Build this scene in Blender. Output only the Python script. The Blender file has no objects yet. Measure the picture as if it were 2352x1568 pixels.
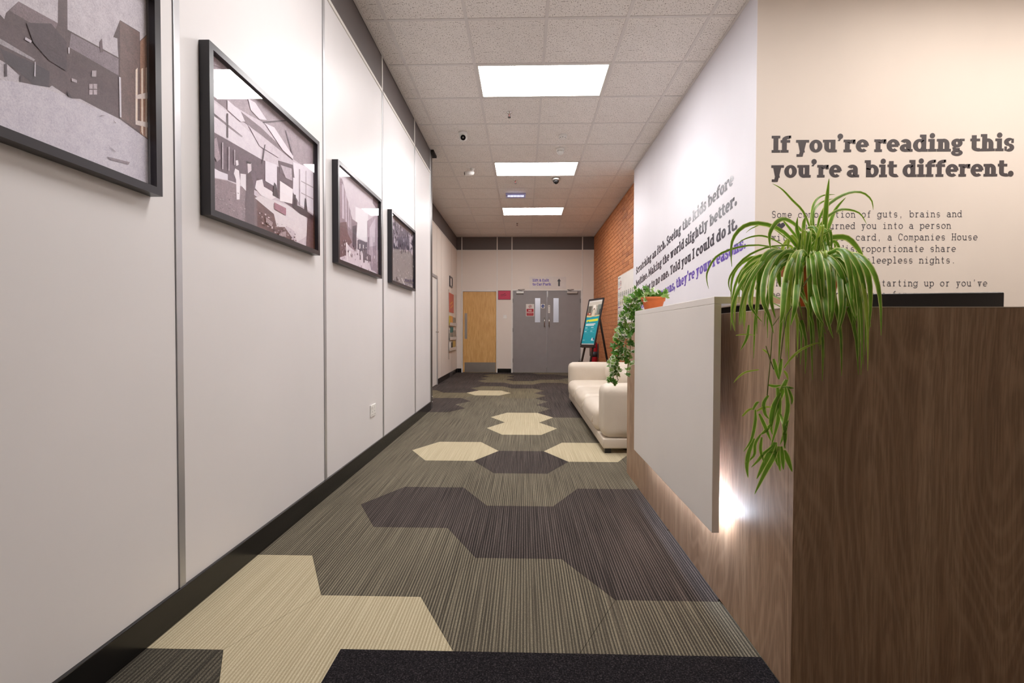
import bpy, bmesh, math, random
from mathutils import Vector, Matrix, noise
# ---------------------------------------------------------------- camera, world, exposure
S = bpy.context.scene
COL = S.collection
F_PX, YAW, PITCH, ROLL, CAM_Z = 1098.06, .0252, .0202, .0023, 1.006
cd = bpy.data.cameras.new('camera'); cam = bpy.data.objects.new('camera', cd); COL.objects.link(cam)
cd.sensor_width = 36.0; cd.lens = 36.0 * F_PX / 2352.0; cd.clip_start = .05; cd.clip_end = 100
cam.matrix_world = (Matrix.Translation((0, 0, CAM_Z)) @ Matrix.Rotation(YAW, 4, 'Z')
                    @ Matrix.Rotation(math.pi / 2 - PITCH, 4, 'X') @ Matrix.Rotation(ROLL, 4, 'Z'))
S.camera = cam
W = bpy.data.worlds.new('world'); S.world = W; W.use_nodes = True
W.node_tree.nodes['Background'].inputs[0].default_value = (.8, .85, 1, 1)
W.node_tree.nodes['Background'].inputs[1].default_value = .3
S.view_settings.view_transform = 'Standard'; S.view_settings.look = 'None'
S.view_settings.gamma = 1; S.view_settings.use_curve_mapping = False
S.view_settings.exposure = 0.5
PANEL_EMIT = 19.0        # ceiling light panels of the corridor
RECEPTION_EMIT = 11.5     # warmer panels over the reception area
LED_EMIT = 110.0
S.cycles.max_bounces = 12; S.cycles.diffuse_bounces = 9; S.cycles.glossy_bounces = 3
S.cycles.transparent_max_bounces = 8
S.cycles.use_denoising = True
S.cycles.sample_clamp_indirect = 6
# ---------------------------------------------------------------- measures (metres)
XL = -1.2045; XF = -1.6578; XB = 1.7014; XP = 1.5726; YE = 11.7555; YN = 6.10
ZC = 3.33; YF = 3.32; YB = -3.0; XR = 5.2; XW = .738
GX, GY = -.4385, 3.6005
# ---------------------------------------------------------------- materials
def lin(c):
    return tuple((v / 255 / 12.92 if v / 255 <= .04045 else ((v / 255 + .055) / 1.055) ** 2.4) for v in c) + (1,)
MATS = {}
class N:
    def __init__(s, name):
        s.m = bpy.data.materials.new(name); s.m.use_nodes = True; s.t = s.m.node_tree
        s.b = s.t.nodes['Principled BSDF']; MATS[name] = s.m
    def n(s, kind, **k):
        x = s.t.nodes.new(kind)
        for a, v in k.items():
            if hasattr(x, a): setattr(x, a, v)
        return x
    def l(s, a, b): s.t.links.new(a, b)
    def co(s, scale=(1, 1, 1), out='Object'):
        c = s.n('ShaderNodeTexCoord'); m = s.n('ShaderNodeMapping'); m.inputs['Scale'].default_value = scale
        s.l(c.outputs[out], m.inputs['Vector']); return m.outputs['Vector']
    def noise(s, v, scale, detail=3, rough=.5, dist=0):
        x = s.n('ShaderNodeTexNoise'); x.inputs['Scale'].default_value = scale; x.inputs['Detail'].default_value = detail
        x.inputs['Roughness'].default_value = rough; x.inputs['Distortion'].default_value = dist
        s.l(v, x.inputs['Vector']); return x.outputs['Fac']
    def ramp(s, f, stops):
        x = s.n('ShaderNodeValToRGB'); e = x.color_ramp.elements
        while len(e) < len(stops): e.new(.5)
        for i, (p, c) in enumerate(stops): e[i].position = p; e[i].color = c
        s.l(f, x.inputs['Fac']); return x.outputs['Color']
    def mix(s, f, a, b, mode='MIX'):
        x = s.n('ShaderNodeMix', data_type='RGBA', blend_type=mode)
        for sock, v in ((x.inputs[0], f), (x.inputs[6], a), (x.inputs[7], b)):
            if isinstance(v, (int, float, tuple)): sock.default_value = v
            else: s.l(v, sock)
        return x.outputs[2]
    def bump(s, f, strength=.3, dist=.002):
        x = s.n('ShaderNodeBump'); x.inputs['Strength'].default_value = strength; x.inputs['Distance'].default_value = dist
        s.l(f, x.inputs['Height']); s.l(x.outputs['Normal'], s.b.inputs['Normal'])
    def set(s, **k):
        for a, v in k.items(): s.b.inputs[a.replace('_', ' ')].default_value = v
        return s
    def col(s, o): s.l(o, s.b.inputs['Base Color'])
def plain(name, rgb, rough=.5, metal=0, var=.04, nscale=6, coat=0, bump=0):
    m = N(name); m.set(Roughness=rough, Metallic=metal, Coat_Weight=coat)
    c = lin(rgb); f = m.noise(m.co(), nscale, 4)
    m.col(m.ramp(f, [(.3, tuple(v * (1 - var) for v in c[:3]) + (1,)), (.7, tuple(min(1, v * (1 + var)) for v in c[:3]) + (1,))]))
    if bump: m.bump(m.noise(m.co(), 400, 2), bump, .0005)
    return m.m
def emit(name, rgb, s):
    m = N(name); m.b.inputs['Base Color'].default_value = lin(rgb); m.b.inputs['Emission Color'].default_value = lin(rgb)
    m.b.inputs['Emission Strength'].default_value = s; return m.m
def wallpanel(name, rgb, rough):
    m = N(name); m.set(Roughness=rough, Specular_IOR_Level=.35)
    f = m.noise(m.co((1, 1, .6)), 2.2, 4)
    c = lin(rgb); m.col(m.ramp(f, [(.25, tuple(v * .955 for v in c[:3]) + (1,)), (.75, c)]))
    m.bump(m.noise(m.co(), 700, 2), .08, .0004); return m.m
wallpanel('white_panel', (222, 219, 219), .42)
wallpanel('cream_paint', (230, 219, 209), .7)
wallpanel('white_paint', (217, 215, 221), .5)
wallpanel('grey_band', (100, 93, 91), .55)
wallpanel('far_panel', (224, 214, 204), .5)
plain('room_shade', (226, 221, 216), .8)
plain('alu', (196, 196, 198), .38, .75)
plain('alu_dark', (96, 92, 90), .4, .6)
plain('trim_white', (222, 218, 212), .45)
plain('shadow_gap', (30, 28, 30), .8)
plain('black_skirting', (14, 13, 14), .22, 0, .1, 3)
plain('grey_skirting', (60, 60, 64), .3)
plain('frame_black', (40, 37, 42), .32)
plain('white_lacquer', (244, 239, 233), .38, 0, .015, 3)
plain('cream_edge', (214, 202, 184), .5)
plain('steel', (176, 172, 166), .32, .9)
plain('chrome', (210, 208, 204), .15, 1)
plain('door_grey', (139, 134, 134), .42)
plain('plastic_white', (226, 224, 220), .4)
plain('plastic_black', (22, 21, 22), .3)
plain('lens_black', (8, 8, 9), .08)
plain('dark_wood_black', (38, 28, 24), .45)
plain('red_enamel', (170, 24, 40), .3)
plain('vinyl_dark', (52, 50, 62), .3)
plain('vinyl_head', (66, 58, 60), .45)
plain('vinyl_mono', (64, 62, 72), .5)
plain('vinyl_purple', (98, 76, 170), .35)
plain('terracotta', (196, 104, 52), .8, 0, .12, 18)
plain('terracotta_dark', (110, 58, 38), .85, 0, .15, 18)
plain('soil', (48, 34, 26), .95, 0, .3, 60)
plain('rack_clear', (205, 200, 196), .25)
plain('sign_face', (214, 206, 200), .4)
plain('white_edge', (232, 230, 232), .5)
emit('panel_light', (255, 251, 250), PANEL_EMIT)
emit('reception_light', (255, 247, 240), RECEPTION_EMIT)
emit('led_strip', (222, 234, 255), LED_EMIT)
emit('led_tube', (214, 214, 255), 2.2)
emit('bright_lobby', (196, 205, 232), .85)
m = N('emergency_case'); m.set(Roughness=.3); m.b.inputs['Base Color'].default_value = lin((176, 176, 214))
# fissured mineral ceiling tile
m = N('ceiling_tile'); m.set(Roughness=.9)
v = m.co((1, .55, 1)); f1 = m.noise(v, 135, 3, .65); f2 = m.noise(m.co(), 8, 3)
base = m.ramp(f2, [(.2, lin((232, 227, 223))), (.8, lin((240, 235, 231)))])
oi = m.n('ShaderNodeObjectInfo')
base = m.mix(m.ramp(oi.outputs['Random'], [(0, (0, 0, 0, 1)), (1, (.35, .35, .35, 1))]), base, lin((224, 218, 213)))
pits = m.ramp(f1, [(.37, (1, 1, 1, 1)), (.42, (0, 0, 0, 1))])
m.col(m.mix(pits, base, lin((118, 106, 98)))); m.bump(m.ramp(f1, [(.33, (0, 0, 0, 1)), (.42, (1, 1, 1, 1))]), .5, .002)
plain('tile_grid', (216, 211, 208), .5)
plain('ceiling_void', (90, 86, 82), .9)
# carpets
def carpet(name, a, b, c, pitch=240, tuft=.5):
    m = N(name); m.set(Roughness=.95, Specular_IOR_Level=.15)
    wv = m.n('ShaderNodeTexWave', bands_direction='X'); wv.inputs['Scale'].default_value = pitch / 8.6; wv.inputs['Distortion'].default_value = .9
    wv.inputs['Detail'].default_value = 2; wv.inputs['Detail Scale'].default_value = 1.6; m.l(m.co((1, .15, 1)), wv.inputs['Vector'])
    wn = m.noise(m.co((1, .006, 1)), pitch, 1, .5); wx = m.n('ShaderNodeMath', operation='MULTIPLY_ADD'); m.l(wv.outputs['Fac'], wx.inputs[0]); wx.inputs[1].default_value = .30
    wy = m.n('ShaderNodeMath', operation='MULTIPLY'); m.l(wn, wy.inputs[0]); wy.inputs[1].default_value = .70; m.l(wy.outputs[0], wx.inputs[2]); s1 = wx.outputs[0]; s2 = m.noise(m.co((1, .02, 1)), 60, 2, .5)
    s3 = m.noise(m.co((1, .55, 1)), 430, 2, .7); s4 = m.noise(m.co((1, .5, 1)), 2.0, 3); s5 = m.noise(m.co(), 90, 3, .6)
    k = m.ramp(s1, [(.40, lin(a)), (.5, lin(b)), (.60, lin(c))])
    k = m.mix(m.ramp(s2, [(.42, (0, 0, 0, 1)), (.62, (.2, .2, .2, 1))]), k, lin(a))
    k = m.mix(m.ramp(s3, [(.40, (tuft, tuft, tuft, 1)), (.56, (0, 0, 0, 1))]), k, tuple(v * .35 for v in lin(a)[:3]) + (1,))
    k = m.mix(m.ramp(s3, [(.56, (0, 0, 0, 1)), (.70, (tuft * .7, tuft * .7, tuft * .7, 1))]), k, tuple(min(1, v * 1.25) for v in lin(c)[:3]) + (1,))
    k = m.mix(m.ramp(s5, [(.42, (.22, .22, .22, 1)), (.6, (0, 0, 0, 1))]), k, lin(a))
    k = m.mix(m.ramp(s4, [(.3, (.0, .0, .0, 1)), (.75, (.2, .2, .2, 1))]), k, lin(c))
    m.col(k)
    x = m.n('ShaderNodeMath', operation='ADD'); m.l(s1, x.inputs[0]); m.l(s3, x.inputs[1])
    m.bump(x.outputs[0], .5, .003); return m.m
carpet('carpet_grey', (62, 57, 49), (103, 96, 83), (146, 138, 118))
carpet('carpet_olive', (72, 66, 54), (112, 103, 84), (146, 136, 110))
carpet('carpet_dark', (30, 26, 25), (58, 51, 48), (108, 98, 93))
carpet('carpet_beige', (168, 155, 126), (190, 178, 148), (206, 196, 167), 240, .3)
carpet('carpet_charcoal', (46, 43, 38), (76, 72, 64), (112, 106, 92), 200, .7)
m = N('mat_pile'); m.set(Roughness=1, Specular_IOR_Level=.1)
f = m.noise(m.co(), 210, 3, .7); m.col(m.ramp(f, [(.35, lin((18, 17, 19))), (.55, lin((42, 39, 42))), (.72, lin((84, 78, 80)))])); m.bump(f, 1, .006)
# wood laminate, vertical grain
def wood(name, a, b, c, xs=1.0, dist=1.2):
    m = N(name); m.set(Roughness=.5, Specular_IOR_Level=.35)
    warp = m.noise(m.co((2.2, 2.2, .7)), 1.5, 2)
    add = m.n('ShaderNodeVectorMath', operation='MULTIPLY_ADD')
    m.l(warp, add.inputs[0]); add.inputs[1].default_value = (.07, .07, 0); m.l(m.co((1, 1, .035)), add.inputs[2])
    g1 = m.noise(add.outputs[0], 150 * xs, 4, .65); g2 = m.noise(add.outputs[0], 16 * xs, 3, .5)
    k = m.ramp(g2, [(.3, lin(a)), (.55, lin(b)), (.78, lin(c))])
    k = m.mix(m.ramp(g1, [(.42, (.45, .45, .45, 1)), (.6, (0, 0, 0, 1))]), k, lin(tuple(v * .70 for v in a)))
    big = m.noise(m.co((1, 1, .22)), 1.7, 2, .5); s1 = m.n('ShaderNodeMath', operation='MULTIPLY'); m.l(big, s1.inputs[0]); s1.inputs[1].default_value = 340
    s2 = m.n('ShaderNodeMath', operation='SINE'); m.l(s1.outputs[0], s2.inputs[0]); s3 = m.n('ShaderNodeMath', operation='MULTIPLY_ADD'); m.l(s2.outputs[0], s3.inputs[0]); s3.inputs[1].default_value = .5; s3.inputs[2].default_value = .5
    k = m.mix(m.ramp(s3.outputs[0], [(.55, (0, 0, 0, 1)), (1, (.30, .30, .30, 1))]), k, lin(c))
    m.col(k); m.bump(g1, .12, .0008); return m.m
wood('desk_wood', (162, 130, 104), (180, 148, 120), (198, 168, 139), 1.5)
wood('desk_wood_dark', (104, 82, 72), (124, 98, 86), (148, 120, 104), .8)
m = N('door_oak'); m.set(Roughness=.45)
f = m.noise(m.co((6, 1, .8)), 5, 5, .6, .6); m.col(m.ramp(f, [(.3, lin((196, 148, 84))), (.55, lin((212, 168, 104))), (.75, lin((222, 184, 124)))]))
# bricks
m = N('brick'); m.set(Roughness=.7)
oi = m.n('ShaderNodeObjectInfo'); f = m.noise(m.co((1, 1, 1)), 26, 5, .7)
r = m.ramp(oi.outputs['Random'], [(0, lin((142, 84, 48))), (.3, lin((190, 122, 72))), (.7, lin((208, 142, 90))), (1, lin((180, 112, 66)))])
m.col(m.mix(m.ramp(f, [(.35, (.7, .7, .7, 1)), (.6, (0, 0, 0, 1))]), r, lin((158, 90, 56)))); m.bump(f, .7, .004)
m = N('brick_far'); m.set(Roughness=.7)
vo = m.n('ShaderNodeTexNoise'); m.l(m.co((0, 4.4, 13)), vo.inputs['Vector']); vo.inputs['Scale'].default_value = 1.4
f = m.noise(m.co(), 26, 5, .7)
r = m.ramp(vo.outputs['Fac'], [(.3, lin((168, 104, 60))), (.5, lin((202, 134, 84))), (.7, lin((184, 116, 70)))])
m.col(m.mix(m.ramp(f, [(.35, (.6, .6, .6, 1)), (.6, (0, 0, 0, 1))]), r, lin((158, 90, 56)))); m.bump(f, .7, .004)
plain('mortar', (222, 176, 140), .9, 0, .15, 30, 0, .5)
# leather
m = N('cream_leather'); m.set(Roughness=.42, Specular_IOR_Level=.4)
f = m.noise(m.co(), 3, 3); m.col(m.ramp(f, [(.3, lin((204, 192, 175))), (.7, lin((214, 203, 187)))]))
x = m.n('ShaderNodeMath', operation='MULTIPLY_ADD'); g = m.noise(m.co(), 420, 2); h = m.noise(m.co((1, 1, 1)), 9, 3, .5, .6)
m.l(h, x.inputs[0]); x.inputs[1].default_value = 3; m.l(g, x.inputs[2]); m.bump(x.outputs[0], .22, .006)
# leaves
def leafm(name, a, b, rough=.4):
    m = N(name); m.set(Roughness=rough)
    f = m.noise(m.co((1, 1, 1)), 30, 3); m.col(m.ramp(f, [(.3, lin(a)), (.7, lin(b))]))
    m.b.inputs['Transmission Weight'].default_value = 0
    tr = m.n('ShaderNodeBsdfTranslucent'); tr.inputs['Color'].default_value = lin(b)
    mx = m.n('ShaderNodeMixShader'); mx.inputs[0].default_value = .28
    out = m.t.nodes['Material Output']; m.l(m.b.outputs[0], mx.inputs[1]); m.l(tr.outputs[0], mx.inputs[2]); m.l(mx.outputs[0], out.inputs['Surface'])
leafm('leaf_green', (84, 136, 24), (128, 174, 50))
leafm('leaf_edge', (204, 214, 110), (222, 228, 150))
leafm('leaf_young', (150, 184, 52), (176, 204, 76))
leafm('ivy_green', (52, 100, 26), (92, 146, 44))
leafm('ivy_light', (120, 160, 70), (150, 184, 96))
leafm('ivy_cream', (206, 216, 178), (226, 232, 204))
leafm('runner_stem', (120, 130, 60), (140, 146, 76))
# clear glazing over prints
m = N('picture_glass')
tr = m.n('ShaderNodeBsdfTransparent'); gl = m.n('ShaderNodeBsdfGlossy'); gl.inputs['Roughness'].default_value = .02
lw = m.n('ShaderNodeFresnel'); lw.inputs['IOR'].default_value = 1.5; mx = m.n('ShaderNodeMixShader')
ge = m.n('ShaderNodeNewGeometry'); mm = m.n('ShaderNodeMath', operation='MULTIPLY_ADD'); m.l(ge.outputs['Backfacing'], mm.inputs[0]); mm.inputs[1].default_value = -1; mm.inputs[2].default_value = 1
m2 = m.n('ShaderNodeMath', operation='MULTIPLY'); m.l(mm.outputs[0], m2.inputs[0]); m.l(lw.outputs[0], m2.inputs[1]); m.l(m2.outputs[0], mx.inputs[0]); m.l(tr.outputs[0], mx.inputs[1]); m.l(gl.outputs[0], mx.inputs[2]); m.l(mx.outputs[0], m.t.nodes['Material Output'].inputs['Surface'])
# printed surfaces take their colour from the print's own colour layer
def printm(name, grain, gs, blotch=0, rough=.5):
    m = N(name); m.set(Roughness=rough)
    a = m.n('ShaderNodeVertexColor'); a.layer_name = 'print'
    g = m.noise(m.co(), gs, 4, .7)
    k = m.mix(grain, a.outputs['Color'], m.ramp(g, [(.3, (0.03, .025, .03, 1)), (.7, (.8, .76, .78, 1))]), 'OVERLAY')
    if blotch: k = m.mix(blotch, k, m.ramp(m.noise(m.co(), 38, 5, .75), [(.35, (.05, .04, .05, 1)), (.65, (.75, .7, .74, 1))]), 'OVERLAY')
    m.col(k); return m.m
printm('photo_print', .35, 260, .22)
printm('poster_print', .05, 200)
P1=[((176, 172, 178), [(1.013, 1.959), (1.527, 2.43), (1.511, 1.452), (1.004, 1.44)]), ((180, 177, 186), [(1.006, 1.577), (1.056, 1.57), (1.141, 1.604), (1.241, 1.617), (1.359, 1.63), (1.514, 1.611), (1.511, 1.452), (1.004, 1.44)]), ((84, 70, 74), [(1.008, 1.713), (1.059, 1.73), (1.08, 1.719), (1.084, 1.736), (1.112, 1.781), (1.207, 1.791), (1.215, 2.08), (1.237, 2.099), (1.233, 1.791), (1.39, 1.808), (1.388, 1.833), (1.387, 1.861), (1.373, 1.857), (1.397, 1.921), (1.47, 1.931), (1.47, 1.904), (1.514, 1.963), (1.508, 1.609), (1.44, 1.621), (1.392, 1.63), (1.333, 1.628), (1.266, 1.628), (1.241, 1.617), (1.189, 1.624), (1.182, 1.616), (1.141, 1.602), (1.111, 1.593), (1.111, 1.608), (1.083, 1.62), (1.057, 1.622), (1.007, 1.609)]), ((122, 112, 120), [(1.237, 1.748), (1.243, 1.788), (1.39, 1.804), (1.389, 1.755)]), ((112, 98, 104), [(1.091, 1.746), (1.112, 1.781), (1.207, 1.791), (1.198, 1.763), (1.144, 1.748)]), ((150, 146, 152), [(1.007, 1.659), (1.058, 1.67), (1.148, 1.666), (1.145, 1.66), (1.057, 1.656), (1.007, 1.648)]), ((62, 56, 62), [(1.07, 1.647), (1.142, 1.655), (1.183, 1.656), (1.182, 1.616), (1.141, 1.602), (1.109, 1.616), (1.081, 1.621)]), ((104, 86, 84), [(1.396, 1.919), (1.468, 1.928), (1.464, 1.623), (1.392, 1.632)]), ((140, 106, 86), [(1.47, 1.902), (1.514, 1.961), (1.508, 1.611), (1.465, 1.619)]), ((96, 82, 88), [(1.326, 1.814), (1.335, 1.83), (1.338, 1.793), (1.329, 1.787)]), ((212, 200, 190), [(1.451, 1.805), (1.459, 1.816), (1.456, 1.647), (1.448, 1.647)]), ((205, 190, 178), [(1.473, 1.82), (1.48, 1.827), (1.477, 1.616), (1.47, 1.625)]), ((205, 190, 178), [(1.49, 1.832), (1.496, 1.838), (1.492, 1.615), (1.486, 1.62)]), ((200, 190, 186), [(1.449, 1.727), (1.503, 1.764), (1.503, 1.743), (1.449, 1.716)]), ((200, 190, 186), [(1.448, 1.651), (1.501, 1.667), (1.501, 1.65), (1.448, 1.638)]), ((165, 156, 162), [(1.292, 1.681), (1.317, 1.694), (1.316, 1.664), (1.292, 1.652)]), ((80, 66, 70), [(1.303, 1.687), (1.305, 1.688), (1.305, 1.658), (1.302, 1.657)]), ((80, 66, 70), [(1.292, 1.668), (1.317, 1.68), (1.317, 1.678), (1.292, 1.665)]), ((160, 152, 158), [(1.301, 1.722), (1.315, 1.73), (1.314, 1.712), (1.3, 1.705)]), ((158, 150, 156), [(1.241, 1.67), (1.256, 1.673), (1.256, 1.665), (1.241, 1.662)]), ((200, 196, 204), [(1.233, 1.745), (1.237, 1.747), (1.236, 1.731), (1.233, 1.729)]), ((190, 186, 194), [(1.389, 1.752), (1.396, 1.753), (1.396, 1.636), (1.39, 1.635)]), ((190, 186, 194), [(1.146, 1.66), (1.148, 1.66), (1.147, 1.624), (1.144, 1.624)]), ((175, 170, 178), [(1.155, 1.718), (1.168, 1.716), (1.165, 1.702), (1.157, 1.707)]), ((175, 170, 178), [(1.125, 1.706), (1.14, 1.706), (1.137, 1.699), (1.123, 1.699)]), ((70, 60, 66), [(1.128, 1.741), (1.188, 1.778), (1.229, 1.756), (1.227, 1.68), (1.18, 1.683), (1.143, 1.704)]), ((130, 120, 128), [(1.344, 1.503), (1.424, 1.515), (1.419, 1.507), (1.356, 1.498)]), ((140, 130, 138), [(1.344, 1.539), (1.374, 1.528), (1.372, 1.526)]), ((120, 110, 118), [(1.327, 1.612), (1.341, 1.617), (1.327, 1.609)]), ((120, 110, 118), [(1.367, 1.616), (1.376, 1.612), (1.373, 1.609)]), ((60, 50, 56), [(1.227, 1.633), (1.241, 1.617), (1.23, 1.618)]), ((72, 62, 70), [(1.078, 1.618), (1.082, 1.62), (1.082, 1.59), (1.078, 1.588)]), ((72, 62, 70), [(1.111, 1.608), (1.114, 1.61), (1.114, 1.595), (1.111, 1.593)])]
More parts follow.
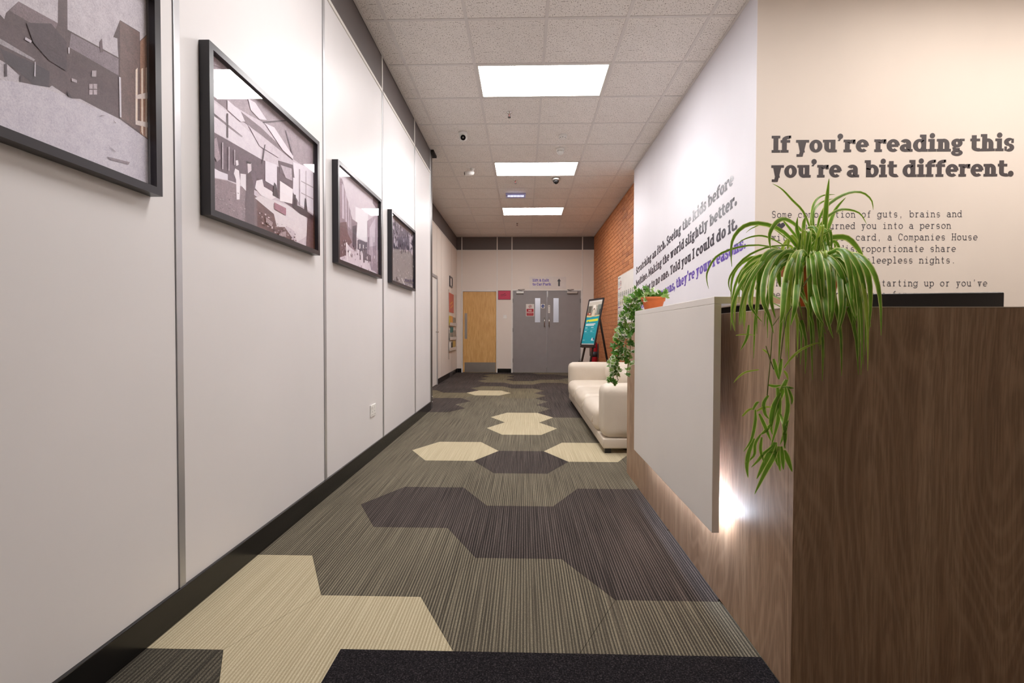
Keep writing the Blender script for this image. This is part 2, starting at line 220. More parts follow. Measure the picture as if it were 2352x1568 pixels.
P2=[((186, 178, 186), [(1.796, 2.074), (2.719, 2.07), (2.71, 1.462), (1.787, 1.459)]), ((150, 138, 146), [(1.796, 2.074), (2.071, 2.08), (2.719, 2.07), (2.707, 1.903), (2.449, 1.892), (2.264, 1.975), (2.069, 1.942), (1.905, 1.926), (1.794, 1.944)]), ((196, 190, 198), [(1.793, 1.884), (1.904, 1.886), (2.148, 1.862), (2.147, 1.777), (1.903, 1.776), (1.792, 1.77)]), ((120, 106, 114), [(1.794, 1.933), (1.905, 1.929), (2.149, 1.927), (2.449, 1.899), (2.449, 1.884), (2.149, 1.894), (1.904, 1.892), (1.794, 1.895)]), ((96, 80, 90), [(1.791, 1.767), (1.903, 1.773), (2.147, 1.784), (2.448, 1.818), (2.445, 1.64), (2.259, 1.653), (2.11, 1.63), (1.949, 1.618), (1.789, 1.601)]), ((205, 200, 208), [(1.792, 1.632), (1.854, 1.631), (1.905, 1.636), (1.905, 1.613), (1.791, 1.591)]), ((130, 112, 118), [(1.791, 1.588), (1.905, 1.61), (2.02, 1.616), (2.098, 1.607), (2.107, 1.483), (2.018, 1.469), (1.789, 1.463)]), ((98, 78, 82), [(2.098, 1.607), (2.258, 1.578), (2.368, 1.52), (2.475, 1.467), (2.482, 1.461), (2.107, 1.47), (2.018, 1.469), (2.031, 1.607)]), ((200, 194, 200), [(2.097, 1.595), (2.157, 1.624), (2.385, 1.639), (2.594, 1.639), (2.61, 1.532), (2.491, 1.474), (2.459, 1.524), (2.398, 1.533), (2.284, 1.508), (2.258, 1.564), (2.181, 1.578)]), ((86, 68, 74), [(2.612, 1.643), (2.713, 1.635), (2.71, 1.462), (2.591, 1.458)]), ((212, 206, 212), [(1.954, 1.676), (1.98, 1.676), (1.989, 1.637), (1.983, 1.557), (1.963, 1.551), (1.959, 1.633), (1.944, 1.652)]), ((212, 206, 212), [(1.958, 1.71), (1.974, 1.717), (1.978, 1.699), (1.962, 1.689)]), ((84, 64, 70), [(2.038, 1.683), (2.065, 1.698), (2.092, 1.638), (2.09, 1.472), (2.034, 1.46), (2.019, 1.542)]), ((200, 190, 196), [(2.041, 1.727), (2.07, 1.74), (2.072, 1.707), (2.045, 1.685)]), ((50, 40, 46), [(2.033, 1.736), (2.071, 1.741), (2.066, 1.733), (2.038, 1.726)]), ((206, 200, 206), [(1.99, 1.667), (2.03, 1.677), (2.029, 1.606), (1.989, 1.619)]), ((210, 204, 210), [(2.11, 1.675), (2.158, 1.696), (2.17, 1.667), (2.233, 1.666), (2.299, 1.658), (2.232, 1.625), (2.145, 1.621), (2.098, 1.639)]), ((214, 208, 214), [(2.315, 1.739), (2.447, 1.736), (2.438, 1.66), (2.313, 1.641)]), ((80, 66, 74), [(2.447, 1.729), (2.494, 1.728), (2.493, 1.652), (2.446, 1.647)]), ((205, 200, 208), [(2.184, 1.79), (2.288, 1.806), (2.286, 1.696), (2.183, 1.697)]), ((205, 200, 208), [(2.449, 1.877), (2.707, 1.927), (2.704, 1.665), (2.526, 1.676), (2.447, 1.721)]), ((90, 74, 84), [(2.302, 1.832), (2.449, 1.862), (2.463, 1.8), (2.315, 1.774)]), ((175, 166, 174), [(2.323, 1.818), (2.433, 1.838), (2.44, 1.778), (2.372, 1.771)]), ((140, 128, 138), [(2.512, 1.862), (2.526, 1.866), (2.523, 1.675), (2.51, 1.671)]), ((150, 140, 148), [(2.536, 1.809), (2.706, 1.821), (2.706, 1.816), (2.536, 1.804)]), ((150, 140, 148), [(2.536, 1.747), (2.705, 1.755), (2.705, 1.75), (2.536, 1.742)]), ((150, 140, 148), [(2.589, 1.879), (2.597, 1.881), (2.595, 1.686), (2.586, 1.684)]), ((56, 46, 54), [(2.446, 1.662), (2.526, 1.668), (2.703, 1.657), (2.703, 1.632), (2.526, 1.63), (2.445, 1.64)]), ((56, 46, 54), [(2.578, 1.728), (2.595, 1.729), (2.612, 1.651), (2.568, 1.656)]), ((56, 46, 54), [(2.462, 1.715), (2.475, 1.715), (2.48, 1.649), (2.458, 1.647)]), ((56, 46, 54), [(2.26, 1.715), (2.28, 1.707), (2.299, 1.651), (2.246, 1.649)]), ((200, 194, 202), [(1.905, 1.932), (1.994, 1.927), (2.025, 1.898), (1.993, 1.884), (1.904, 1.892)]), ((200, 194, 202), [(2.048, 2.007), (2.104, 2.015), (2.199, 1.981), (2.138, 1.957), (2.069, 1.967)]), ((190, 182, 190), [(2.046, 1.895), (2.161, 1.88), (2.302, 1.86), (2.302, 1.846), (2.136, 1.838)]), ((205, 198, 206), [(2.18, 1.959), (2.264, 1.975), (2.449, 1.907), (2.449, 1.89), (2.345, 1.897)]), ((70, 58, 66), [(2.168, 1.961), (2.376, 2.059), (2.376, 2.053), (2.168, 1.954)]), ((70, 58, 66), [(1.9, 1.878), (1.908, 1.879), (1.907, 1.781), (1.899, 1.781)]), ((110, 98, 108), [(2.37, 2.006), (2.378, 2.009), (2.449, 1.914), (2.44, 1.907)]), ((84, 72, 82), [(2.173, 1.858), (2.185, 1.863), (2.159, 1.762), (2.152, 1.762)]), ((90, 76, 84), [(1.795, 1.842), (2.003, 1.828), (2.003, 1.825), (1.795, 1.837)]), ((160, 148, 156), [(1.799, 2.073), (1.87, 2.073), (1.907, 2.053), (1.798, 2.016)]), ((150, 136, 144), [(1.821, 1.744), (1.834, 1.754), (1.855, 1.679), (1.833, 1.66), (1.811, 1.685)]), ((170, 160, 168), [(1.867, 1.748), (1.874, 1.751), (1.873, 1.646), (1.865, 1.643)]), ((170, 160, 168), [(1.907, 1.746), (1.914, 1.749), (1.912, 1.653), (1.905, 1.651)]), ((170, 160, 168), [(1.945, 1.749), (1.951, 1.751), (1.95, 1.689), (1.944, 1.687)]), ((150, 110, 125), [(2.258, 1.619), (2.37, 1.62), (2.369, 1.584), (2.258, 1.588)]), ((150, 136, 140), [(2.18, 1.532), (2.244, 1.52), (2.23, 1.497), (2.18, 1.505)]), ((150, 136, 140), [(2.297, 1.483), (2.368, 1.505), (2.368, 1.476), (2.297, 1.469)]), ((130, 110, 116), [(2.284, 1.513), (2.299, 1.514), (2.299, 1.512), (2.284, 1.51)]), ((60, 46, 52), [(2.282, 1.524), (2.291, 1.524), (2.291, 1.522), (2.282, 1.521)]), ((60, 46, 52), [(2.14, 1.512), (2.151, 1.511), (2.151, 1.507), (2.14, 1.506)]), ((130, 110, 116), [(2.346, 1.517), (2.359, 1.517), (2.359, 1.512), (2.346, 1.51)]), ((60, 46, 52), [(2.199, 1.521), (2.209, 1.52), (2.209, 1.52), (2.199, 1.519)]), ((190, 178, 184), [(2.264, 1.508), (2.278, 1.509), (2.278, 1.508), (2.264, 1.506)]), ((130, 110, 116), [(2.314, 1.499), (2.331, 1.5), (2.331, 1.493), (2.314, 1.491)]), ((60, 46, 52), [(2.402, 1.511), (2.413, 1.511), (2.413, 1.509), (2.402, 1.508)]), ((60, 46, 52), [(2.244, 1.489), (2.258, 1.489), (2.258, 1.484), (2.244, 1.482)]), ((130, 110, 116), [(2.161, 1.499), (2.17, 1.498), (2.17, 1.497), (2.161, 1.496)]), ((60, 46, 52), [(2.15, 1.524), (2.156, 1.523), (2.156, 1.521), (2.15, 1.521)]), ((190, 178, 184), [(2.125, 1.539), (2.133, 1.539), (2.133, 1.534), (2.125, 1.533)]), ((130, 110, 116), [(2.143, 1.524), (2.152, 1.523), (2.152, 1.522), (2.143, 1.521)]), ((130, 110, 116), [(2.364, 1.529), (2.376, 1.529), (2.376, 1.528), (2.364, 1.527)]), ((60, 46, 52), [(2.336, 1.504), (2.349, 1.504), (2.349, 1.503), (2.336, 1.501)]), ((60, 46, 52), [(2.331, 1.511), (2.346, 1.511), (2.346, 1.51), (2.331, 1.508)]), ((60, 46, 52), [(2.444, 1.495), (2.46, 1.495), (2.46, 1.49), (2.444, 1.488)]), ((190, 178, 184), [(2.17, 1.545), (2.182, 1.545), (2.182, 1.539), (2.17, 1.537)]), ((60, 46, 52), [(2.323, 1.531), (2.329, 1.529), (2.329, 1.528), (2.323, 1.528)]), ((190, 178, 184), [(2.381, 1.492), (2.391, 1.491), (2.391, 1.488), (2.381, 1.487)]), ((190, 178, 184), [(2.42, 1.482), (2.438, 1.482), (2.438, 1.476), (2.42, 1.474)]), ((60, 46, 52), [(2.131, 1.525), (2.139, 1.524), (2.139, 1.521), (2.131, 1.521)]), ((60, 46, 52), [(2.207, 1.496), (2.219, 1.495), (2.219, 1.491), (2.207, 1.49)]), ((190, 178, 184), [(2.36, 1.479), (2.367, 1.478), (2.367, 1.477), (2.36, 1.477)]), ((190, 178, 184), [(2.317, 1.481), (2.324, 1.48), (2.324, 1.478), (2.316, 1.478)]), ((130, 110, 116), [(2.133, 1.499), (2.141, 1.498), (2.141, 1.497), (2.133, 1.496)]), ((60, 46, 52), [(2.164, 1.494), (2.174, 1.494), (2.174, 1.487), (2.164, 1.487)]), ((60, 46, 52), [(2.196, 1.508), (2.204, 1.507), (2.204, 1.503), (2.196, 1.503)]), ((130, 110, 116), [(2.456, 1.48), (2.472, 1.48), (2.472, 1.474), (2.456, 1.472)]), ((60, 46, 52), [(2.14, 1.542), (2.15, 1.542), (2.15, 1.537), (2.139, 1.536)]), ((130, 110, 116), [(2.257, 1.5), (2.268, 1.5), (2.268, 1.497), (2.257, 1.496)]), ((60, 46, 52), [(2.295, 1.484), (2.306, 1.484), (2.306, 1.48), (2.295, 1.479)]), ((60, 46, 52), [(2.184, 1.509), (2.19, 1.508), (2.19, 1.504), (2.183, 1.504)]), ((190, 178, 184), [(2.229, 1.5), (2.237, 1.5), (2.236, 1.493), (2.228, 1.492)]), ((130, 110, 116), [(2.289, 1.484), (2.296, 1.483), (2.296, 1.481), (2.289, 1.481)]), ((190, 178, 184), [(2.2, 1.536), (2.212, 1.537), (2.212, 1.534), (2.2, 1.532)]), ((60, 46, 52), [(2.407, 1.485), (2.421, 1.485), (2.421, 1.48), (2.407, 1.478)]), ((190, 178, 184), [(2.142, 1.526), (2.149, 1.525), (2.149, 1.521), (2.142, 1.521)]), ((190, 178, 184), [(2.444, 1.488), (2.463, 1.489), (2.463, 1.483), (2.444, 1.481)]), ((130, 110, 116), [(2.17, 1.538), (2.182, 1.538), (2.182, 1.537), (2.17, 1.535)]), ((190, 178, 184), [(2.143, 1.499), (2.155, 1.499), (2.155, 1.493), (2.143, 1.492)]), ((130, 110, 116), [(2.251, 1.479), (2.266, 1.479), (2.266, 1.476), (2.251, 1.474)]), ((60, 46, 52), [(2.45, 1.511), (2.461, 1.51), (2.461, 1.507), (2.45, 1.506)]), ((190, 178, 184), [(2.271, 1.483), (2.279, 1.482), (2.279, 1.48), (2.271, 1.479)]), ((130, 110, 116), [(2.202, 1.496), (2.21, 1.495), (2.21, 1.491), (2.202, 1.491)]), ((130, 110, 116), [(2.219, 1.541), (2.228, 1.541), (2.228, 1.539), (2.219, 1.539)]), ((60, 46, 52), [(2.19, 1.492), (2.195, 1.49), (2.195, 1.489), (2.19, 1.489)]), ((130, 110, 116), [(2.191, 1.484), (2.197, 1.483), (2.197, 1.479), (2.191, 1.479)]), ((130, 110, 116), [(2.333, 1.511), (2.345, 1.511), (2.345, 1.506), (2.333, 1.505)]), ((190, 178, 184), [(2.189, 1.496), (2.195, 1.494), (2.195, 1.488), (2.189, 1.488)]), ((130, 110, 116), [(2.253, 1.536), (2.26, 1.535), (2.26, 1.532), (2.252, 1.532)]), ((60, 46, 52), [(2.157, 1.502), (2.17, 1.503), (2.17, 1.496), (2.157, 1.495)]), ((190, 178, 184), [(2.183, 1.505), (2.193, 1.505), (2.193, 1.503), (2.183, 1.502)]), ((190, 178, 184), [(2.221, 1.492), (2.235, 1.493), (2.235, 1.49), (2.221, 1.488)]), ((190, 178, 184), [(2.252, 1.48), (2.26, 1.48), (2.26, 1.474), (2.252, 1.473)]), ((190, 178, 184), [(2.192, 1.536), (2.201, 1.536), (2.201, 1.531), (2.192, 1.53)]), ((60, 46, 52), [(2.175, 1.505), (2.189, 1.505), (2.189, 1.502), (2.175, 1.5)]), ((130, 110, 116), [(2.28, 1.494), (2.295, 1.495), (2.295, 1.489), (2.28, 1.487)]), ((130, 110, 116), [(2.323, 1.515), (2.34, 1.516), (2.34, 1.514), (2.323, 1.512)]), ((130, 110, 116), [(2.358, 1.489), (2.375, 1.49), (2.375, 1.487), (2.358, 1.485)]), ((160, 146, 152), [(1.805, 1.529), (1.813, 1.529), (1.813, 1.526), (1.805, 1.526)]), ((105, 88, 94), [(1.957, 1.578), (1.967, 1.578), (1.967, 1.576), (1.957, 1.575)]), ((105, 88, 94), [(1.973, 1.522), (1.981, 1.521), (1.981, 1.519), (1.973, 1.52)]), ((105, 88, 94), [(1.905, 1.561), (1.91, 1.56), (1.91, 1.559), (1.905, 1.559)]), ((105, 88, 94), [(1.831, 1.516), (1.84, 1.516), (1.84, 1.515), (1.831, 1.515)]), ((160, 146, 152), [(1.917, 1.502), (1.922, 1.502), (1.922, 1.498), (1.917, 1.499)]), ((160, 146, 152), [(1.812, 1.519), (1.822, 1.52), (1.822, 1.518), (1.812, 1.517)]), ((105, 88, 94), [(1.833, 1.542), (1.838, 1.541), (1.838, 1.538), (1.833, 1.539)]), ((160, 146, 152), [(1.931, 1.57), (1.94, 1.571), (1.94, 1.568), (1.931, 1.567)]), ((160, 146, 152), [(1.908, 1.52), (1.919, 1.521), (1.919, 1.519), (1.908, 1.518)]), ((160, 146, 152), [(1.974, 1.523), (1.981, 1.523), (1.981, 1.519), (1.974, 1.52)]), ((105, 88, 94), [(1.945, 1.48), (1.951, 1.479), (1.951, 1.476), (1.945, 1.477)]), ((105, 88, 94), [(1.909, 1.572), (1.919, 1.572), (1.919, 1.569), (1.909, 1.569)]), ((160, 146, 152), [(1.839, 1.521), (1.847, 1.521), (1.847, 1.518), (1.839, 1.518)]), ((105, 88, 94), [(1.997, 1.479), (2.005, 1.479), (2.005, 1.477), (1.997, 1.478)]), ((160, 146, 152), [(1.924, 1.498), (1.935, 1.498), (1.935, 1.496), (1.924, 1.495)]), ((160, 146, 152), [(1.857, 1.525), (1.866, 1.525), (1.866, 1.522), (1.857, 1.522)]), ((105, 88, 94), [(1.938, 1.564), (1.945, 1.564), (1.945, 1.562), (1.938, 1.562)]), ((160, 146, 152), [(2.001, 1.566), (2.006, 1.565), (2.006, 1.563), (2.001, 1.564)]), ((105, 88, 94), [(1.803, 1.534), (1.81, 1.534), (1.81, 1.531), (1.803, 1.531)]), ((105, 88, 94), [(1.826, 1.515), (1.831, 1.514), (1.831, 1.511), (1.826, 1.512)]), ((105, 88, 94), [(2.004, 1.515), (2.015, 1.515), (2.015, 1.512), (2.004, 1.512)]), ((105, 88, 94), [(1.993, 1.481), (2.004, 1.481), (2.004, 1.478), (1.993, 1.478)]), ((105, 88, 94), [(1.896, 1.499), (1.904, 1.499), (1.904, 1.496), (1.896, 1.496)]), ((105, 88, 94), [(1.961, 1.514), (1.965, 1.513), (1.965, 1.51), (1.961, 1.512)]), ((105, 88, 94), [(1.912, 1.51), (1.923, 1.51), (1.923, 1.509), (1.912, 1.509)]), ((105, 88, 94), [(1.983, 1.532), (1.993, 1.533), (1.993, 1.531), (1.983, 1.53)]), ((105, 88, 94), [(1.947, 1.489), (1.957, 1.489), (1.957, 1.486), (1.947, 1.486)]), ((105, 88, 94), [(1.9, 1.516), (1.911, 1.516), (1.911, 1.513), (1.9, 1.513)]), ((105, 88, 94), [(1.9, 1.568), (1.91, 1.569), (1.91, 1.568), (1.9, 1.567)]), ((105, 88, 94), [(1.85, 1.492), (1.858, 1.492), (1.858, 1.489), (1.85, 1.49)]), ((160, 146, 152), [(1.9, 1.535), (1.911, 1.536), (1.911, 1.534), (1.9, 1.533)]), ((160, 146, 152), [(1.816, 1.566), (1.821, 1.565), (1.821, 1.563), (1.816, 1.564)]), ((105, 88, 94), [(1.817, 1.518), (1.826, 1.519), (1.826, 1.517), (1.817, 1.516)]), ((160, 146, 152), [(2.0, 1.526), (2.009, 1.526), (2.009, 1.522), (2.0, 1.522)]), ((105, 88, 94), [(1.908, 1.56), (1.912, 1.559), (1.912, 1.558), (1.908, 1.559)]), ((105, 88, 94), [(1.836, 1.484), (1.845, 1.484), (1.845, 1.482), (1.836, 1.482)]), ((160, 146, 152), [(1.817, 1.553), (1.823, 1.552), (1.823, 1.551), (1.817, 1.551)]), ((105, 88, 94), [(1.891, 1.532), (1.901, 1.532), (1.9, 1.53), (1.891, 1.53)]), ((105, 88, 94), [(1.925, 1.563), (1.931, 1.563), (1.931, 1.561), (1.925, 1.562)]), ((160, 146, 152), [(1.807, 1.508), (1.816, 1.508), (1.816, 1.507), (1.807, 1.507)]), ((105, 88, 94), [(1.8, 1.505), (1.808, 1.505), (1.808, 1.502), (1.8, 1.502)]), ((160, 146, 152), [(1.994, 1.511), (2.004, 1.511), (2.004, 1.509), (1.994, 1.509)]), ((105, 88, 94), [(1.892, 1.535), (1.903, 1.535), (1.903, 1.532), (1.892, 1.531)]), ((105, 88, 94), [(1.842, 1.478), (1.846, 1.477), (1.846, 1.475), (1.842, 1.477)]), ((160, 146, 152), [(1.976, 1.497), (1.987, 1.497), (1.987, 1.496), (1.976, 1.495)]), ((160, 146, 152), [(1.855, 1.488), (1.86, 1.487), (1.86, 1.486), (1.855, 1.487)]), ((105, 88, 94), [(1.889, 1.499), (1.893, 1.498), (1.893, 1.494), (1.889, 1.496)]), ((160, 146, 152), [(1.875, 1.511), (1.882, 1.511), (1.882, 1.508), (1.875, 1.508)]), ((105, 88, 94), [(1.996, 1.576), (2.001, 1.575), (2.001, 1.571), (1.996, 1.572)])]
P3=[((198, 190, 198), [(3.025, 2.062), (3.924, 2.062), (3.917, 1.456), (3.017, 1.46)]), ((215, 212, 218), [(3.365, 1.887), (3.638, 1.918), (3.636, 1.688), (3.363, 1.674)]), ((140, 122, 132), [(3.024, 1.983), (3.117, 2.004), (3.302, 1.785), (3.401, 1.783), (3.381, 1.678), (3.38, 1.564), (3.017, 1.471)]), ((185, 176, 186), [(3.116, 1.973), (3.147, 1.965), (3.153, 1.75), (3.113, 1.746)]), ((185, 176, 186), [(3.171, 1.931), (3.192, 1.919), (3.201, 1.725), (3.176, 1.732)]), ((180, 170, 180), [(3.219, 1.891), (3.237, 1.878), (3.245, 1.711), (3.222, 1.718)]), ((175, 166, 176), [(3.26, 1.842), (3.274, 1.833), (3.279, 1.706), (3.262, 1.709)]), ((110, 80, 84), [(3.019, 1.668), (3.082, 1.711), (3.193, 1.741), (3.216, 1.669), (3.292, 1.623), (3.017, 1.471)]), ((98, 74, 80), [(3.018, 1.55), (3.175, 1.602), (3.174, 1.513), (3.017, 1.471)]), ((80, 68, 80), [(3.302, 1.736), (3.382, 1.76), (3.38, 1.577), (3.3, 1.6)]), ((200, 190, 198), [(3.183, 1.603), (3.24, 1.584), (3.398, 1.567), (3.552, 1.527), (3.72, 1.475), (3.917, 1.456), (3.017, 1.46), (3.02, 1.471), (3.182, 1.514)]), ((216, 208, 214), [(3.175, 1.596), (3.199, 1.606), (3.214, 1.489), (3.197, 1.481), (3.187, 1.551)]), ((165, 152, 164), [(3.617, 1.845), (3.839, 1.946), (3.923, 1.974), (3.917, 1.463), (3.698, 1.5), (3.614, 1.576)]), ((190, 182, 192), [(3.669, 1.803), (3.815, 1.919), (3.824, 1.694), (3.667, 1.66)]), ((190, 182, 192), [(3.85, 1.928), (3.881, 1.942), (3.882, 1.575), (3.853, 1.571)]), ((125, 110, 122), [(3.864, 2.074), (3.924, 2.062), (3.923, 1.974), (3.748, 2.015), (3.753, 2.058)]), ((100, 92, 104), [(3.399, 1.656), (3.427, 1.668), (3.494, 1.674), (3.574, 1.676), (3.615, 1.684), (3.614, 1.596), (3.513, 1.599), (3.398, 1.593)]), ((88, 76, 88), [(3.503, 1.598), (3.699, 1.596), (3.699, 1.548), (3.552, 1.54)]), ((96, 84, 96), [(3.447, 1.601), (3.47, 1.605), (3.469, 1.528), (3.446, 1.524)]), ((96, 84, 96), [(3.521, 1.601), (3.553, 1.606), (3.552, 1.52), (3.52, 1.515)]), ((150, 136, 150), [(3.699, 1.562), (3.858, 1.543), (3.857, 1.485), (3.698, 1.486)]), ((110, 96, 110), [(3.636, 1.728), (3.649, 1.731), (3.647, 1.527), (3.634, 1.525)]), ((110, 96, 110), [(3.767, 1.712), (3.781, 1.715), (3.778, 1.489), (3.764, 1.488)]), ((120, 106, 120), [(3.814, 1.834), (3.823, 1.836), (3.819, 1.488), (3.81, 1.486)]), ((225, 218, 224), [(3.44, 1.638), (3.455, 1.641), (3.455, 1.609), (3.44, 1.606)]), ((225, 218, 224), [(3.233, 1.552), (3.257, 1.556), (3.256, 1.52), (3.233, 1.516)]), ((225, 218, 224), [(3.513, 1.645), (3.529, 1.648), (3.529, 1.622), (3.513, 1.619)]), ((216, 208, 214), [(3.36, 1.548), (3.371, 1.549), (3.37, 1.535), (3.36, 1.535)]), ((120, 100, 110), [(3.732, 1.579), (3.742, 1.579), (3.742, 1.555), (3.732, 1.555)]), ((120, 100, 110), [(3.233, 1.602), (3.24, 1.602), (3.24, 1.593), (3.233, 1.593)]), ((120, 100, 110), [(3.848, 1.487), (3.864, 1.488), (3.864, 1.472), (3.847, 1.472)]), ((170, 156, 166), [(3.683, 1.477), (3.697, 1.478), (3.697, 1.457), (3.682, 1.457)]), ((216, 208, 214), [(3.52, 1.504), (3.533, 1.505), (3.533, 1.48), (3.519, 1.48)]), ((216, 208, 214), [(3.634, 1.532), (3.643, 1.532), (3.643, 1.514), (3.634, 1.515)]), ((120, 100, 110), [(3.778, 1.561), (3.792, 1.561), (3.792, 1.547), (3.778, 1.546)]), ((170, 156, 166), [(3.765, 1.605), (3.772, 1.604), (3.772, 1.582), (3.764, 1.582)]), ((170, 156, 166), [(3.137, 1.501), (3.147, 1.502), (3.147, 1.487), (3.137, 1.487)]), ((120, 100, 110), [(3.686, 1.533), (3.693, 1.533), (3.693, 1.526), (3.686, 1.527)]), ((120, 100, 110), [(3.536, 1.607), (3.548, 1.608), (3.548, 1.602), (3.536, 1.601)]), ((216, 208, 214), [(3.144, 1.588), (3.154, 1.589), (3.154, 1.576), (3.144, 1.575)]), ((120, 100, 110), [(3.186, 1.617), (3.194, 1.617), (3.194, 1.607), (3.186, 1.607)]), ((120, 100, 110), [(3.333, 1.61), (3.344, 1.61), (3.343, 1.588), (3.333, 1.588)]), ((170, 156, 166), [(3.533, 1.625), (3.541, 1.625), (3.541, 1.619), (3.533, 1.619)]), ((120, 100, 110), [(3.798, 1.654), (3.812, 1.655), (3.812, 1.65), (3.798, 1.649)]), ((120, 100, 110), [(3.207, 1.549), (3.215, 1.55), (3.215, 1.545), (3.207, 1.545)]), ((170, 156, 166), [(3.611, 1.636), (3.619, 1.636), (3.618, 1.612), (3.611, 1.613)]), ((216, 208, 214), [(3.598, 1.574), (3.611, 1.575), (3.61, 1.551), (3.597, 1.55)]), ((120, 100, 110), [(3.15, 1.611), (3.159, 1.612), (3.159, 1.598), (3.15, 1.598)]), ((120, 100, 110), [(3.388, 1.564), (3.4, 1.564), (3.4, 1.552), (3.388, 1.551)]), ((170, 156, 166), [(3.208, 1.538), (3.215, 1.538), (3.215, 1.521), (3.208, 1.521)]), ((216, 208, 214), [(3.777, 1.609), (3.792, 1.61), (3.792, 1.587), (3.776, 1.586)]), ((170, 156, 166), [(3.424, 1.606), (3.437, 1.607), (3.437, 1.6), (3.424, 1.599)]), ((120, 100, 110), [(3.558, 1.625), (3.566, 1.625), (3.565, 1.604), (3.558, 1.604)]), ((216, 208, 214), [(3.78, 1.56), (3.787, 1.559), (3.787, 1.548), (3.78, 1.549)]), ((170, 156, 166), [(3.416, 1.527), (3.427, 1.527), (3.427, 1.523), (3.416, 1.523)]), ((120, 100, 110), [(3.719, 1.515), (3.728, 1.515), (3.727, 1.493), (3.719, 1.493)]), ((170, 156, 166), [(3.327, 1.548), (3.334, 1.548), (3.334, 1.542), (3.326, 1.542)]), ((170, 156, 166), [(3.5, 1.615), (3.51, 1.616), (3.509, 1.593), (3.5, 1.593)]), ((216, 208, 214), [(3.851, 1.521), (3.866, 1.521), (3.866, 1.506), (3.851, 1.505)]), ((216, 208, 214), [(3.144, 1.509), (3.151, 1.509), (3.151, 1.505), (3.144, 1.505)]), ((120, 100, 110), [(3.162, 1.541), (3.173, 1.542), (3.173, 1.532), (3.162, 1.531)]), ((170, 156, 166), [(3.15, 1.565), (3.158, 1.565), (3.158, 1.546), (3.15, 1.546)]), ((216, 208, 214), [(3.298, 1.476), (3.31, 1.477), (3.309, 1.458), (3.297, 1.458)]), ((120, 100, 110), [(3.698, 1.568), (3.707, 1.568), (3.707, 1.561), (3.698, 1.561)]), ((120, 100, 110), [(3.213, 1.557), (3.224, 1.558), (3.224, 1.543), (3.213, 1.542)]), ((120, 100, 110), [(3.401, 1.48), (3.407, 1.479), (3.407, 1.468), (3.401, 1.468)]), ((216, 208, 214), [(3.098, 1.571), (3.102, 1.571), (3.102, 1.56), (3.098, 1.561)]), ((216, 208, 214), [(3.571, 1.564), (3.577, 1.563), (3.577, 1.555), (3.571, 1.555)]), ((170, 156, 166), [(3.327, 1.604), (3.336, 1.604), (3.336, 1.587), (3.327, 1.587)]), ((120, 100, 110), [(3.318, 1.577), (3.324, 1.577), (3.324, 1.561), (3.317, 1.561)]), ((216, 208, 214), [(3.569, 1.638), (3.582, 1.639), (3.582, 1.631), (3.569, 1.63)]), ((216, 208, 214), [(3.439, 1.583), (3.45, 1.584), (3.45, 1.56), (3.439, 1.559)]), ((170, 156, 166), [(3.118, 1.607), (3.127, 1.607), (3.127, 1.596), (3.118, 1.595)]), ((120, 100, 110), [(3.208, 1.557), (3.215, 1.557), (3.215, 1.553), (3.208, 1.553)]), ((120, 100, 110), [(3.119, 1.549), (3.129, 1.55), (3.129, 1.532), (3.118, 1.531)]), ((120, 100, 110), [(3.625, 1.482), (3.636, 1.482), (3.636, 1.47), (3.625, 1.47)]), ((120, 100, 110), [(3.099, 1.508), (3.105, 1.508), (3.105, 1.493), (3.099, 1.493)]), ((120, 100, 110), [(3.558, 1.621), (3.568, 1.621), (3.568, 1.602), (3.558, 1.602)]), ((216, 208, 214), [(3.054, 1.518), (3.061, 1.518), (3.06, 1.501), (3.054, 1.501)]), ((216, 208, 214), [(3.354, 1.589), (3.36, 1.589), (3.36, 1.569), (3.354, 1.569)]), ((170, 156, 166), [(3.104, 1.487), (3.114, 1.487), (3.114, 1.468), (3.103, 1.468)]), ((120, 100, 110), [(3.46, 1.487), (3.472, 1.487), (3.472, 1.465), (3.46, 1.465)]), ((170, 156, 166), [(3.267, 1.544), (3.278, 1.544), (3.278, 1.523), (3.266, 1.523)]), ((170, 156, 166), [(3.15, 1.613), (3.157, 1.613), (3.157, 1.605), (3.15, 1.605)]), ((120, 100, 110), [(3.28, 1.54), (3.287, 1.54), (3.287, 1.519), (3.28, 1.519)]), ((170, 156, 166), [(3.099, 1.534), (3.104, 1.534), (3.104, 1.514), (3.098, 1.515)]), ((170, 156, 166), [(3.335, 1.517), (3.347, 1.517), (3.347, 1.505), (3.335, 1.504)])]
